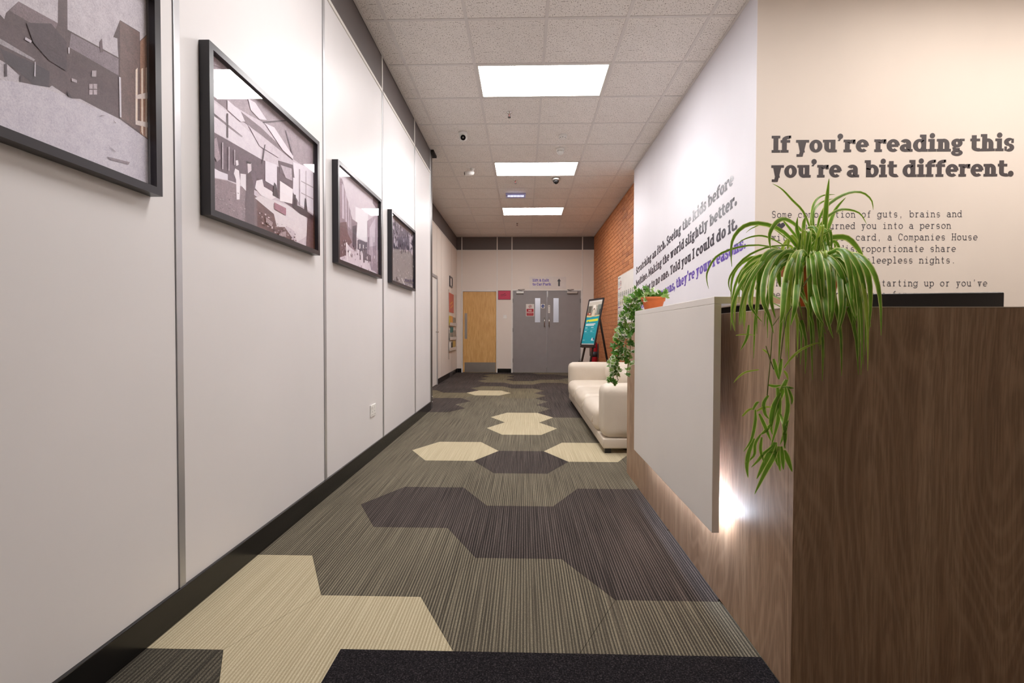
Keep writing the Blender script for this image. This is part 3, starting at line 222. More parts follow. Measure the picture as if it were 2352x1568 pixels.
P4=[((120, 110, 116), [(4.26, 2.057), (5.139, 2.064), (5.134, 1.452), (4.243, 1.454)]), ((92, 84, 100), [(4.26, 2.01), (5.139, 2.026), (5.137, 1.844), (4.251, 1.747)]), ((70, 62, 78), [(4.282, 1.856), (4.805, 1.915), (4.879, 1.838), (4.257, 1.748)]), ((128, 122, 122), [(4.257, 1.748), (4.841, 1.836), (5.125, 1.833), (5.122, 1.461), (4.243, 1.454)]), ((190, 182, 190), [(4.937, 2.004), (5.126, 2.014), (5.125, 1.947), (4.956, 1.934)]), ((190, 182, 190), [(4.956, 1.934), (5.125, 1.909), (5.116, 1.812), (4.975, 1.846)]), ((170, 160, 170), [(4.283, 2.055), (4.373, 2.052), (4.366, 2.002), (4.271, 1.997)]), ((185, 178, 188), [(4.371, 1.898), (4.464, 1.9), (4.495, 1.832), (4.401, 1.782), (4.355, 1.822)]), ((90, 80, 92), [(4.386, 1.885), (4.448, 1.889), (4.448, 1.839), (4.395, 1.813)]), ((60, 54, 60), [(4.435, 1.516), (4.486, 1.521), (4.476, 1.47), (4.435, 1.474)]), ((80, 72, 80), [(4.729, 1.532), (5.073, 1.551), (5.072, 1.513), (4.747, 1.498)]), ((190, 186, 188), [(4.642, 1.531), (4.765, 1.474), (4.729, 1.47), (4.625, 1.52)]), ((150, 142, 156), [(4.447, 2.008), (4.462, 2.008), (4.48, 1.994), (4.438, 1.988)]), ((60, 54, 70), [(4.685, 1.97), (4.709, 1.972), (4.717, 1.957), (4.674, 1.952)]), ((60, 54, 70), [(4.402, 2.006), (4.414, 2.006), (4.397, 1.959), (4.392, 1.961)]), ((60, 54, 70), [(4.416, 1.954), (4.433, 1.954), (4.448, 1.92), (4.406, 1.914)]), ((76, 68, 86), [(4.73, 1.884), (4.748, 1.884), (4.755, 1.865), (4.719, 1.862)]), ((150, 142, 156), [(5.024, 1.878), (5.051, 1.879), (5.024, 1.828), (5.011, 1.83)]), ((76, 68, 86), [(4.702, 1.833), (4.725, 1.833), (4.725, 1.801), (4.692, 1.799)]), ((150, 142, 156), [(4.484, 1.921), (4.497, 1.92), (4.512, 1.901), (4.474, 1.897)]), ((60, 54, 70), [(4.615, 1.796), (4.632, 1.796), (4.646, 1.762), (4.605, 1.759)]), ((76, 68, 86), [(4.787, 2.025), (4.812, 2.026), (4.819, 1.991), (4.776, 1.986)]), ((60, 54, 70), [(4.534, 1.85), (4.548, 1.849), (4.563, 1.819), (4.524, 1.816)]), ((180, 172, 184), [(4.324, 1.971), (4.342, 1.972), (4.355, 1.942), (4.315, 1.937)]), ((150, 142, 156), [(5.015, 1.984), (5.028, 1.983), (5.002, 1.949), (5.003, 1.953)]), ((60, 54, 70), [(5.033, 1.895), (5.061, 1.897), (5.067, 1.882), (5.021, 1.878)]), ((150, 142, 156), [(4.387, 1.862), (4.406, 1.863), (4.412, 1.822), (4.377, 1.819)]), ((180, 172, 184), [(4.414, 1.918), (4.425, 1.917), (4.429, 1.893), (4.405, 1.891)]), ((60, 54, 70), [(4.289, 2.02), (4.3, 2.02), (4.277, 1.977), (4.28, 1.981)]), ((150, 142, 156), [(4.703, 1.936), (4.716, 1.935), (4.734, 1.892), (4.692, 1.888)]), ((150, 142, 156), [(4.32, 1.987), (4.337, 1.988), (4.332, 1.969), (4.311, 1.968)]), ((60, 54, 70), [(4.712, 1.964), (4.723, 1.963), (4.705, 1.916), (4.701, 1.919)]), ((76, 68, 86), [(4.574, 1.794), (4.59, 1.794), (4.587, 1.771), (4.564, 1.771)]), ((180, 172, 184), [(4.434, 1.92), (4.452, 1.92), (4.448, 1.892), (4.424, 1.891)]), ((180, 172, 184), [(4.304, 1.964), (4.316, 1.963), (4.316, 1.944), (4.295, 1.942)]), ((150, 142, 156), [(4.465, 1.952), (4.486, 1.953), (4.461, 1.924), (4.455, 1.926)]), ((150, 142, 156), [(4.569, 1.815), (4.588, 1.815), (4.584, 1.774), (4.559, 1.773)]), ((180, 172, 184), [(4.346, 1.977), (4.365, 1.978), (4.369, 1.937), (4.336, 1.933)]), ((180, 172, 184), [(4.772, 1.859), (4.792, 1.859), (4.78, 1.813), (4.761, 1.814)]), ((150, 142, 156), [(4.797, 1.98), (4.822, 1.981), (4.799, 1.928), (4.786, 1.929)]), ((180, 172, 184), [(4.478, 1.875), (4.49, 1.874), (4.475, 1.845), (4.468, 1.847)]), ((76, 68, 86), [(4.47, 1.816), (4.49, 1.817), (4.484, 1.779), (4.46, 1.778)]), ((180, 172, 184), [(4.847, 1.837), (4.862, 1.836), (4.884, 1.825), (4.836, 1.821)]), ((180, 172, 184), [(4.963, 2.018), (4.987, 2.019), (4.98, 1.974), (4.951, 1.972)]), ((76, 68, 86), [(4.965, 2.0), (4.987, 2.001), (4.96, 1.969), (4.953, 1.971)]), ((60, 54, 70), [(4.599, 2.018), (4.619, 2.019), (4.61, 1.999), (4.589, 1.998)]), ((150, 142, 156), [(4.377, 1.938), (4.396, 1.939), (4.401, 1.91), (4.368, 1.906)]), ((180, 172, 184), [(4.529, 2.017), (4.551, 2.019), (4.534, 1.986), (4.519, 1.986)]), ((150, 142, 156), [(4.502, 1.977), (4.518, 1.977), (4.533, 1.934), (4.492, 1.929)]), ((76, 68, 86), [(4.997, 1.879), (5.015, 1.879), (4.991, 1.823), (4.985, 1.825)]), ((60, 54, 70), [(4.875, 2.026), (4.9, 2.028), (4.873, 2.001), (4.863, 2.002)]), ((180, 172, 184), [(4.629, 2.009), (4.647, 2.009), (4.659, 1.985), (4.619, 1.98)]), ((150, 142, 156), [(4.384, 1.903), (4.398, 1.903), (4.385, 1.87), (4.375, 1.871)]), ((76, 68, 86), [(4.286, 1.947), (4.301, 1.947), (4.297, 1.918), (4.277, 1.917)]), ((180, 172, 184), [(4.662, 1.94), (4.676, 1.94), (4.649, 1.913), (4.651, 1.917)]), ((76, 68, 86), [(4.747, 1.884), (4.767, 1.884), (4.749, 1.856), (4.736, 1.857)]), ((76, 68, 86), [(4.699, 1.82), (4.717, 1.819), (4.718, 1.79), (4.688, 1.789)]), ((76, 68, 86), [(4.457, 1.882), (4.479, 1.883), (4.495, 1.861), (4.448, 1.855)]), ((60, 54, 70), [(4.38, 1.82), (4.391, 1.819), (4.401, 1.778), (4.37, 1.776)]), ((180, 172, 184), [(4.889, 1.896), (4.914, 1.897), (4.919, 1.88), (4.877, 1.877)]), ((150, 142, 156), [(4.547, 1.993), (4.569, 1.994), (4.551, 1.956), (4.537, 1.957)]), ((76, 68, 86), [(4.9, 1.837), (4.914, 1.836), (4.901, 1.798), (4.888, 1.8)]), ((180, 172, 184), [(5.07, 2.028), (5.097, 2.03), (5.084, 1.975), (5.057, 1.974)]), ((60, 54, 70), [(4.787, 1.872), (4.807, 1.872), (4.785, 1.824), (4.776, 1.826)]), ((180, 172, 184), [(4.797, 1.843), (4.812, 1.842), (4.818, 1.811), (4.786, 1.809)]), ((76, 68, 86), [(4.442, 1.95), (4.46, 1.951), (4.456, 1.904), (4.433, 1.902)]), ((60, 54, 70), [(5.048, 1.981), (5.067, 1.981), (5.081, 1.946), (5.035, 1.942)]), ((76, 68, 86), [(4.677, 1.875), (4.696, 1.875), (4.686, 1.846), (4.666, 1.846)]), ((60, 54, 70), [(4.39, 2.016), (4.411, 2.018), (4.403, 1.971), (4.381, 1.969)]), ((76, 68, 86), [(4.503, 2.012), (4.516, 2.012), (4.495, 1.987), (4.493, 1.99)]), ((150, 142, 156), [(4.876, 2.009), (4.891, 2.008), (4.905, 1.986), (4.864, 1.981)]), ((60, 54, 70), [(4.886, 1.895), (4.906, 1.894), (4.927, 1.849), (4.874, 1.843)]), ((150, 142, 156), [(4.452, 1.842), (4.464, 1.841), (4.478, 1.798), (4.442, 1.795)]), ((180, 172, 184), [(4.322, 1.765), (4.334, 1.764), (4.321, 1.72), (4.313, 1.722)]), ((60, 54, 70), [(4.77, 1.824), (4.794, 1.824), (4.78, 1.782), (4.759, 1.782)]), ((60, 54, 70), [(4.829, 1.918), (4.847, 1.918), (4.844, 1.898), (4.817, 1.896)]), ((76, 68, 86), [(4.329, 1.988), (4.348, 1.989), (4.343, 1.967), (4.32, 1.965)]), ((150, 142, 156), [(4.495, 1.934), (4.507, 1.933), (4.514, 1.919), (4.485, 1.917)]), ((150, 142, 156), [(4.789, 1.971), (4.811, 1.972), (4.79, 1.951), (4.778, 1.952)]), ((180, 172, 184), [(4.916, 1.992), (4.936, 1.993), (4.911, 1.956), (4.904, 1.958)]), ((76, 68, 86), [(4.608, 1.86), (4.629, 1.86), (4.634, 1.824), (4.597, 1.821)]), ((60, 54, 70), [(4.401, 1.895), (4.412, 1.894), (4.417, 1.866), (4.391, 1.865)]), ((160, 154, 156), [(4.766, 1.509), (4.785, 1.51), (4.785, 1.506), (4.766, 1.505)]), ((190, 184, 186), [(4.449, 1.512), (4.467, 1.513), (4.467, 1.505), (4.449, 1.505)]), ((100, 94, 98), [(4.748, 1.685), (4.771, 1.686), (4.771, 1.67), (4.748, 1.669)]), ((190, 184, 186), [(4.981, 1.597), (5.004, 1.598), (5.004, 1.585), (4.981, 1.584)]), ((190, 184, 186), [(5.082, 1.711), (5.096, 1.711), (5.096, 1.697), (5.082, 1.697)]), ((176, 170, 172), [(4.658, 1.528), (4.678, 1.528), (4.678, 1.524), (4.658, 1.524)]), ((176, 170, 172), [(4.512, 1.587), (4.523, 1.587), (4.523, 1.58), (4.511, 1.58)]), ((176, 170, 172), [(4.315, 1.673), (4.328, 1.674), (4.327, 1.658), (4.315, 1.658)]), ((100, 94, 98), [(4.271, 1.548), (4.282, 1.548), (4.282, 1.542), (4.271, 1.542)]), ((176, 170, 172), [(4.919, 1.714), (4.936, 1.715), (4.936, 1.703), (4.919, 1.702)]), ((100, 94, 98), [(4.388, 1.609), (4.398, 1.609), (4.398, 1.599), (4.388, 1.599)]), ((100, 94, 98), [(4.693, 1.697), (4.707, 1.697), (4.706, 1.684), (4.693, 1.683)]), ((100, 94, 98), [(4.391, 1.738), (4.411, 1.74), (4.411, 1.724), (4.391, 1.722)]), ((190, 184, 186), [(4.507, 1.5), (4.529, 1.5), (4.529, 1.485), (4.507, 1.484)]), ((176, 170, 172), [(4.5, 1.582), (4.513, 1.581), (4.513, 1.571), (4.5, 1.571)]), ((100, 94, 98), [(4.564, 1.589), (4.583, 1.589), (4.583, 1.577), (4.564, 1.576)]), ((160, 154, 156), [(4.324, 1.475), (4.335, 1.475), (4.335, 1.47), (4.324, 1.471)]), ((176, 170, 172), [(5.031, 1.741), (5.046, 1.742), (5.046, 1.728), (5.031, 1.728)]), ((176, 170, 172), [(4.767, 1.791), (4.786, 1.793), (4.786, 1.786), (4.767, 1.785)]), ((100, 94, 98), [(4.44, 1.516), (4.451, 1.516), (4.451, 1.5), (4.44, 1.5)]), ((160, 154, 156), [(4.968, 1.622), (4.982, 1.622), (4.982, 1.607), (4.968, 1.608)]), ((160, 154, 156), [(4.995, 1.567), (5.019, 1.568), (5.019, 1.552), (4.995, 1.551)]), ((100, 94, 98), [(4.455, 1.586), (4.473, 1.587), (4.473, 1.574), (4.455, 1.573)]), ((176, 170, 172), [(5.082, 1.779), (5.106, 1.781), (5.106, 1.776), (5.082, 1.774)]), ((100, 94, 98), [(5.046, 1.591), (5.074, 1.593), (5.074, 1.588), (5.046, 1.587)]), ((160, 154, 156), [(4.817, 1.585), (4.84, 1.586), (4.84, 1.581), (4.817, 1.58)]), ((100, 94, 98), [(4.902, 1.681), (4.922, 1.682), (4.922, 1.671), (4.902, 1.671)]), ((176, 170, 172), [(4.531, 1.548), (4.552, 1.549), (4.552, 1.535), (4.531, 1.534)]), ((160, 154, 156), [(4.395, 1.646), (4.408, 1.647), (4.407, 1.638), (4.395, 1.638)]), ((176, 170, 172), [(5.034, 1.593), (5.052, 1.593), (5.052, 1.582), (5.034, 1.581)]), ((160, 154, 156), [(5.041, 1.764), (5.058, 1.765), (5.058, 1.747), (5.04, 1.746)]), ((100, 94, 98), [(4.28, 1.697), (4.292, 1.698), (4.292, 1.686), (4.28, 1.685)]), ((190, 184, 186), [(5.034, 1.656), (5.047, 1.656), (5.047, 1.648), (5.034, 1.648)]), ((176, 170, 172), [(4.38, 1.473), (4.397, 1.473), (4.397, 1.466), (4.38, 1.465)]), ((190, 184, 186), [(4.6, 1.731), (4.611, 1.731), (4.61, 1.717), (4.6, 1.717)]), ((176, 170, 172), [(4.417, 1.656), (4.434, 1.657), (4.434, 1.653), (4.417, 1.652)]), ((160, 154, 156), [(4.626, 1.483), (4.644, 1.483), (4.644, 1.477), (4.626, 1.477)]), ((190, 184, 186), [(4.726, 1.601), (4.747, 1.602), (4.747, 1.598), (4.726, 1.598)]), ((100, 94, 98), [(4.431, 1.587), (4.449, 1.588), (4.448, 1.583), (4.431, 1.582)]), ((100, 94, 98), [(4.433, 1.544), (4.449, 1.545), (4.449, 1.537), (4.432, 1.536)]), ((100, 94, 98), [(5.023, 1.537), (5.046, 1.537), (5.046, 1.525), (5.023, 1.525)]), ((100, 94, 98), [(4.452, 1.658), (4.468, 1.659), (4.468, 1.648), (4.452, 1.647)]), ((176, 170, 172), [(4.701, 1.521), (4.718, 1.521), (4.718, 1.506), (4.7, 1.506)]), ((160, 154, 156), [(4.981, 1.618), (5.008, 1.62), (5.008, 1.614), (4.981, 1.613)]), ((176, 170, 172), [(4.725, 1.772), (4.748, 1.774), (4.747, 1.758), (4.725, 1.756)]), ((160, 154, 156), [(4.823, 1.786), (4.846, 1.788), (4.846, 1.782), (4.823, 1.781)]), ((160, 154, 156), [(4.457, 1.736), (4.472, 1.737), (4.472, 1.722), (4.457, 1.721)]), ((176, 170, 172), [(4.762, 1.553), (4.781, 1.553), (4.781, 1.539), (4.762, 1.538)]), ((100, 94, 98), [(4.986, 1.725), (5.005, 1.726), (5.005, 1.722), (4.986, 1.721)]), ((176, 170, 172), [(4.315, 1.619), (4.325, 1.619), (4.325, 1.61), (4.315, 1.611)]), ((160, 154, 156), [(4.47, 1.516), (4.492, 1.517), (4.492, 1.503), (4.47, 1.502)]), ((176, 170, 172), [(4.826, 1.56), (4.839, 1.559), (4.838, 1.555), (4.826, 1.555)]), ((100, 94, 98), [(5.051, 1.65), (5.072, 1.65), (5.072, 1.646), (5.051, 1.645)]), ((176, 170, 172), [(4.785, 1.595), (4.803, 1.596), (4.803, 1.584), (4.785, 1.584)]), ((100, 94, 98), [(4.31, 1.618), (4.32, 1.618), (4.32, 1.613), (4.31, 1.614)]), ((176, 170, 172), [(4.654, 1.577), (4.666, 1.577), (4.666, 1.565), (4.653, 1.565)]), ((190, 184, 186), [(4.729, 1.787), (4.741, 1.787), (4.741, 1.78), (4.729, 1.78)]), ((100, 94, 98), [(4.88, 1.613), (4.906, 1.614), (4.906, 1.609), (4.88, 1.607)]), ((190, 184, 186), [(4.674, 1.706), (4.693, 1.707), (4.693, 1.701), (4.673, 1.7)]), ((160, 154, 156), [(5.092, 1.631), (5.105, 1.631), (5.105, 1.618), (5.092, 1.619)]), ((190, 184, 186), [(4.454, 1.588), (4.471, 1.589), (4.471, 1.577), (4.454, 1.577)]), ((100, 94, 98), [(5.04, 1.774), (5.055, 1.775), (5.054, 1.756), (5.04, 1.756)]), ((160, 154, 156), [(4.818, 1.628), (4.839, 1.629), (4.839, 1.622), (4.818, 1.621)]), ((160, 154, 156), [(4.494, 1.512), (4.514, 1.513), (4.514, 1.505), (4.494, 1.504)]), ((176, 170, 172), [(4.392, 1.717), (4.413, 1.719), (4.413, 1.715), (4.392, 1.713)]), ((160, 154, 156), [(4.296, 1.486), (4.315, 1.486), (4.315, 1.474), (4.296, 1.474)]), ((160, 154, 156), [(4.426, 1.68), (4.447, 1.682), (4.447, 1.673), (4.426, 1.672)]), ((100, 94, 98), [(4.753, 1.493), (4.77, 1.493), (4.77, 1.482), (4.753, 1.482)]), ((160, 154, 156), [(4.896, 1.779), (4.908, 1.78), (4.908, 1.776), (4.896, 1.776)]), ((100, 94, 98), [(4.588, 1.552), (4.606, 1.553), (4.606, 1.536), (4.588, 1.535)]), ((176, 170, 172), [(4.649, 1.512), (4.661, 1.512), (4.661, 1.503), (4.649, 1.504)]), ((190, 184, 186), [(4.866, 1.619), (4.885, 1.619), (4.885, 1.602), (4.866, 1.602)]), ((160, 154, 156), [(4.688, 1.755), (4.7, 1.755), (4.7, 1.746), (4.688, 1.745)]), ((190, 184, 186), [(4.86, 1.776), (4.873, 1.777), (4.873, 1.771), (4.86, 1.771)]), ((100, 94, 98), [(4.846, 1.557), (4.871, 1.558), (4.871, 1.55), (4.846, 1.549)]), ((100, 94, 98), [(4.987, 1.688), (5.013, 1.689), (5.013, 1.684), (4.987, 1.682)]), ((190, 184, 186), [(4.978, 1.486), (5.003, 1.487), (5.003, 1.472), (4.978, 1.472)]), ((160, 154, 156), [(5.08, 1.706), (5.096, 1.706), (5.096, 1.689), (5.08, 1.689)]), ((160, 154, 156), [(5.021, 1.729), (5.038, 1.73), (5.038, 1.726), (5.021, 1.725)]), ((190, 184, 186), [(4.738, 1.547), (4.752, 1.547), (4.752, 1.536), (4.738, 1.536)])]
SPIDER=[([(0.9169, 1.49, 1.2506), (0.9201, 1.495, 1.3274), (0.9281, 1.5, 1.4099), (0.9338, 1.5, 1.4776)], 0.016), ([(0.8898, 1.49, 1.2723), (0.8692, 1.5125, 1.3725), (0.843, 1.535, 1.4226), (0.8173, 1.55, 1.4619), (0.7878, 1.55, 1.4789)], 0.007), ([(0.8764, 1.49, 1.2724), (0.9008, 1.5312, 1.3631), (0.9342, 1.5725, 1.4239), (0.976, 1.6, 1.4543), (1.016, 1.6, 1.4575)], 0.009), ([(0.8896, 1.49, 1.2832), (0.9083, 1.535, 1.3778), (0.9585, 1.58, 1.4258), (0.9979, 1.58, 1.4385)], 0.008), ([(0.8871, 1.49, 1.2723), (0.9211, 1.5175, 1.3735), (0.9786, 1.545, 1.4247), (1.0434, 1.5725, 1.4561), (1.1044, 1.6, 1.4637), (1.1334, 1.6, 1.4391), (1.1396, 1.6, 1.4073)], 0.01), ([(0.9059, 1.49, 1.2669), (0.9503, 1.52, 1.3437), (0.9877, 1.55, 1.398), (1.0176, 1.55, 1.4337)], 0.012), ([(0.8867, 1.49, 1.2994), (0.9237, 1.508, 1.3521), (0.9753, 1.526, 1.3864), (1.0198, 1.544, 1.395), (1.0627, 1.55, 1.3837), (1.084, 1.55, 1.35)], 0.009), ([(0.8474, 1.49, 1.2453), (0.8098, 1.4814, 1.2925), (0.7623, 1.4729, 1.3231), (0.7049, 1.4643, 1.3353), (0.6588, 1.4557, 1.325), (0.6277, 1.45, 1.2948), (0.6177, 1.45, 1.2578), (0.6204, 1.45, 1.2022)], 0.014), ([(0.849, 1.49, 1.3157), (0.8137, 1.48, 1.3406), (0.7816, 1.47, 1.3491), (0.7554, 1.46, 1.3362), (0.7336, 1.45, 1.3077), (0.7306, 1.45, 1.2813), (0.7352, 1.45, 1.2496)], 0.014), ([(0.8523, 1.49, 1.2724), (0.8182, 1.4975, 1.3228), (0.7894, 1.5, 1.3589)], 0.008), ([(0.7934, 1.49, 1.2726), (0.7536, 1.4863, 1.2936), (0.7141, 1.4825, 1.3011), (0.6703, 1.48, 1.2899), (0.6411, 1.48, 1.2684)], 0.006), ([(0.7774, 1.49, 1.2645), (0.7026, 1.48, 1.2723), (0.6289, 1.47, 1.2586), (0.5772, 1.46, 1.233), (0.55, 1.45, 1.1917), (0.5463, 1.45, 1.1651), (0.5527, 1.45, 1.1359)], 0.007), ([(0.8148, 1.49, 1.2725), (0.7391, 1.478, 1.2651), (0.6699, 1.466, 1.2338), (0.6229, 1.454, 1.1842), (0.6115, 1.45, 1.1518), (0.6192, 1.45, 1.124)], 0.007), ([(0.89, 1.49, 1.2561), (0.9075, 1.48, 1.2866), (0.9381, 1.47, 1.2939), (0.9657, 1.46, 1.2893), (0.9854, 1.45, 1.2623), (1.0028, 1.45, 1.2307), (0.9957, 1.45, 1.1913)], 0.018), ([(0.9273, 1.49, 1.2668), (0.9462, 1.445, 1.2379), (0.9524, 1.4, 1.195), (0.937, 1.355, 1.1496), (0.9099, 1.31, 1.1115), (0.8818, 1.28, 1.0671), (0.8708, 1.28, 1.0391)], 0.015), ([(0.8283, 1.49, 1.2671), (0.7679, 1.4075, 1.2065), (0.7118, 1.325, 1.1344), (0.6763, 1.27, 1.0553), (0.6698, 1.27, 1.0292)], 0.018), ([(0.8632, 1.49, 1.2616), (0.7987, 1.4038, 1.2008), (0.741, 1.3175, 1.1337), (0.7026, 1.26, 1.0706), (0.6919, 1.26, 1.0245)], 0.019), ([(0.8743, 1.49, 1.2372), (0.8295, 1.4038, 1.1676), (0.7816, 1.3175, 1.1096), (0.7596, 1.26, 1.055), (0.7782, 1.26, 1.0247)], 0.015), ([(0.8928, 1.49, 1.2534), (0.8489, 1.4075, 1.2064), (0.7903, 1.325, 1.1465), (0.7722, 1.27, 1.0712), (0.7822, 1.27, 1.0202)], 0.014), ([(0.9062, 1.49, 1.2452), (0.8621, 1.4038, 1.1803), (0.8148, 1.3175, 1.1097), (0.7846, 1.26, 1.0477), (0.8014, 1.26, 0.9902)], 0.015), ([(0.9168, 1.49, 1.256), (0.8815, 1.4075, 1.2192), (0.8403, 1.325, 1.1464), (0.8045, 1.27, 1.0554), (0.7937, 1.27, 1.0109)], 0.014), ([(0.9194, 1.49, 1.2587), (0.8993, 1.4038, 1.2186), (0.8544, 1.3175, 1.1456), (0.8205, 1.26, 1.0707), (0.8102, 1.26, 1.0063)], 0.016), ([(0.9194, 1.49, 1.2587), (0.9168, 1.4075, 1.2191), (0.8783, 1.325, 1.1464), (0.8542, 1.27, 1.0828), (0.8663, 1.27, 1.0365)], 0.014), ([(0.9168, 1.49, 1.256), (0.9094, 1.4112, 1.2069), (0.8741, 1.3325, 1.123), (0.8406, 1.28, 1.0601), (0.8254, 1.28, 1.0016)], 0.013), ([(0.8203, 1.49, 1.2617), (0.7428, 1.433, 1.2311), (0.6841, 1.376, 1.172), (0.6495, 1.319, 1.0977), (0.6572, 1.3, 1.0488), (0.6695, 1.3, 1.0035)], 0.015), ([(0.815, 1.49, 1.2617), (0.7468, 1.451, 1.2392), (0.6914, 1.412, 1.2073), (0.6333, 1.373, 1.1416), (0.6084, 1.36, 1.0756), (0.604, 1.36, 1.0257)], 0.012), ([(0.7883, 1.49, 1.2509), (0.7134, 1.457, 1.219), (0.6463, 1.424, 1.1622), (0.6043, 1.391, 1.1026), (0.5926, 1.38, 1.0512), (0.6006, 1.38, 1.0107)], 0.012), ([(0.7989, 1.49, 1.2563), (0.7182, 1.478, 1.2275), (0.673, 1.466, 1.199), (0.6493, 1.454, 1.1735), (0.6439, 1.45, 1.1465), (0.6667, 1.45, 1.112)], 0.01), ([(0.8259, 1.49, 1.2454), (0.7524, 1.4263, 1.2092), (0.6972, 1.3625, 1.1629), (0.6714, 1.32, 1.0977), (0.6841, 1.32, 1.0446)], 0.017), ([(0.807, 1.49, 1.259), (0.7718, 1.4637, 1.2412), (0.7493, 1.4375, 1.2108), (0.7446, 1.42, 1.1617), (0.7488, 1.42, 1.1384)], 0.018), ([(0.8393, 1.49, 1.2454), (0.7993, 1.4413, 1.2113), (0.7728, 1.3925, 1.1663), (0.765, 1.36, 1.1303), (0.7436, 1.28, 1.0833)], 0.014), ([(0.783, 1.49, 1.2455), (0.7032, 1.457, 1.1871), (0.6673, 1.424, 1.131), (0.6473, 1.391, 1.0899), (0.6575, 1.38, 1.0594), (0.6778, 1.38, 1.0362)], 0.01), ([(0.9866, 1.49, 1.2289), (1.0117, 1.495, 1.2079), (1.0182, 1.5, 1.1813), (1.0077, 1.5, 1.165)], 0.014), ([(0.8649, 1.49, 1.3265), (0.8744, 1.47, 1.3221), (0.8759, 1.45, 1.2915), (0.8713, 1.45, 1.2494)], 0.013), ([(0.8499, 1.49, 1.2562), (0.8385, 1.485, 1.2931), (0.8272, 1.48, 1.3244), (0.8294, 1.48, 1.3566)], 0.012), ([(0.8523, 1.49, 1.2724), (0.8498, 1.4825, 1.3357), (0.8533, 1.48, 1.3566)], 0.011), ([(0.9007, 1.49, 1.2561), (0.8918, 1.4675, 1.2949), (0.8893, 1.46, 1.3305)], 0.013), ([(0.9136, 1.49, 1.2885), (0.894, 1.445, 1.2642), (0.8693, 1.4, 1.218), (0.8623, 1.4, 1.1799)], 0.013), ([(0.8927, 1.49, 1.2561), (0.8912, 1.4975, 1.3009), (0.8785, 1.5, 1.3504)], 0.01), ([(0.8686, 1.49, 1.2561), (0.8846, 1.46, 1.2934), (0.9172, 1.45, 1.3124)], 0.008), ([(0.8147, 1.49, 1.2833), (0.7467, 1.495, 1.3361), (0.706, 1.5, 1.3292), (0.6832, 1.5, 1.3129)], 0.004), ([(0.8258, 1.49, 1.2562), (0.7757, 1.445, 1.1856), (0.7573, 1.4, 1.1289), (0.7112, 1.28, 1.0903)], 0.01)]
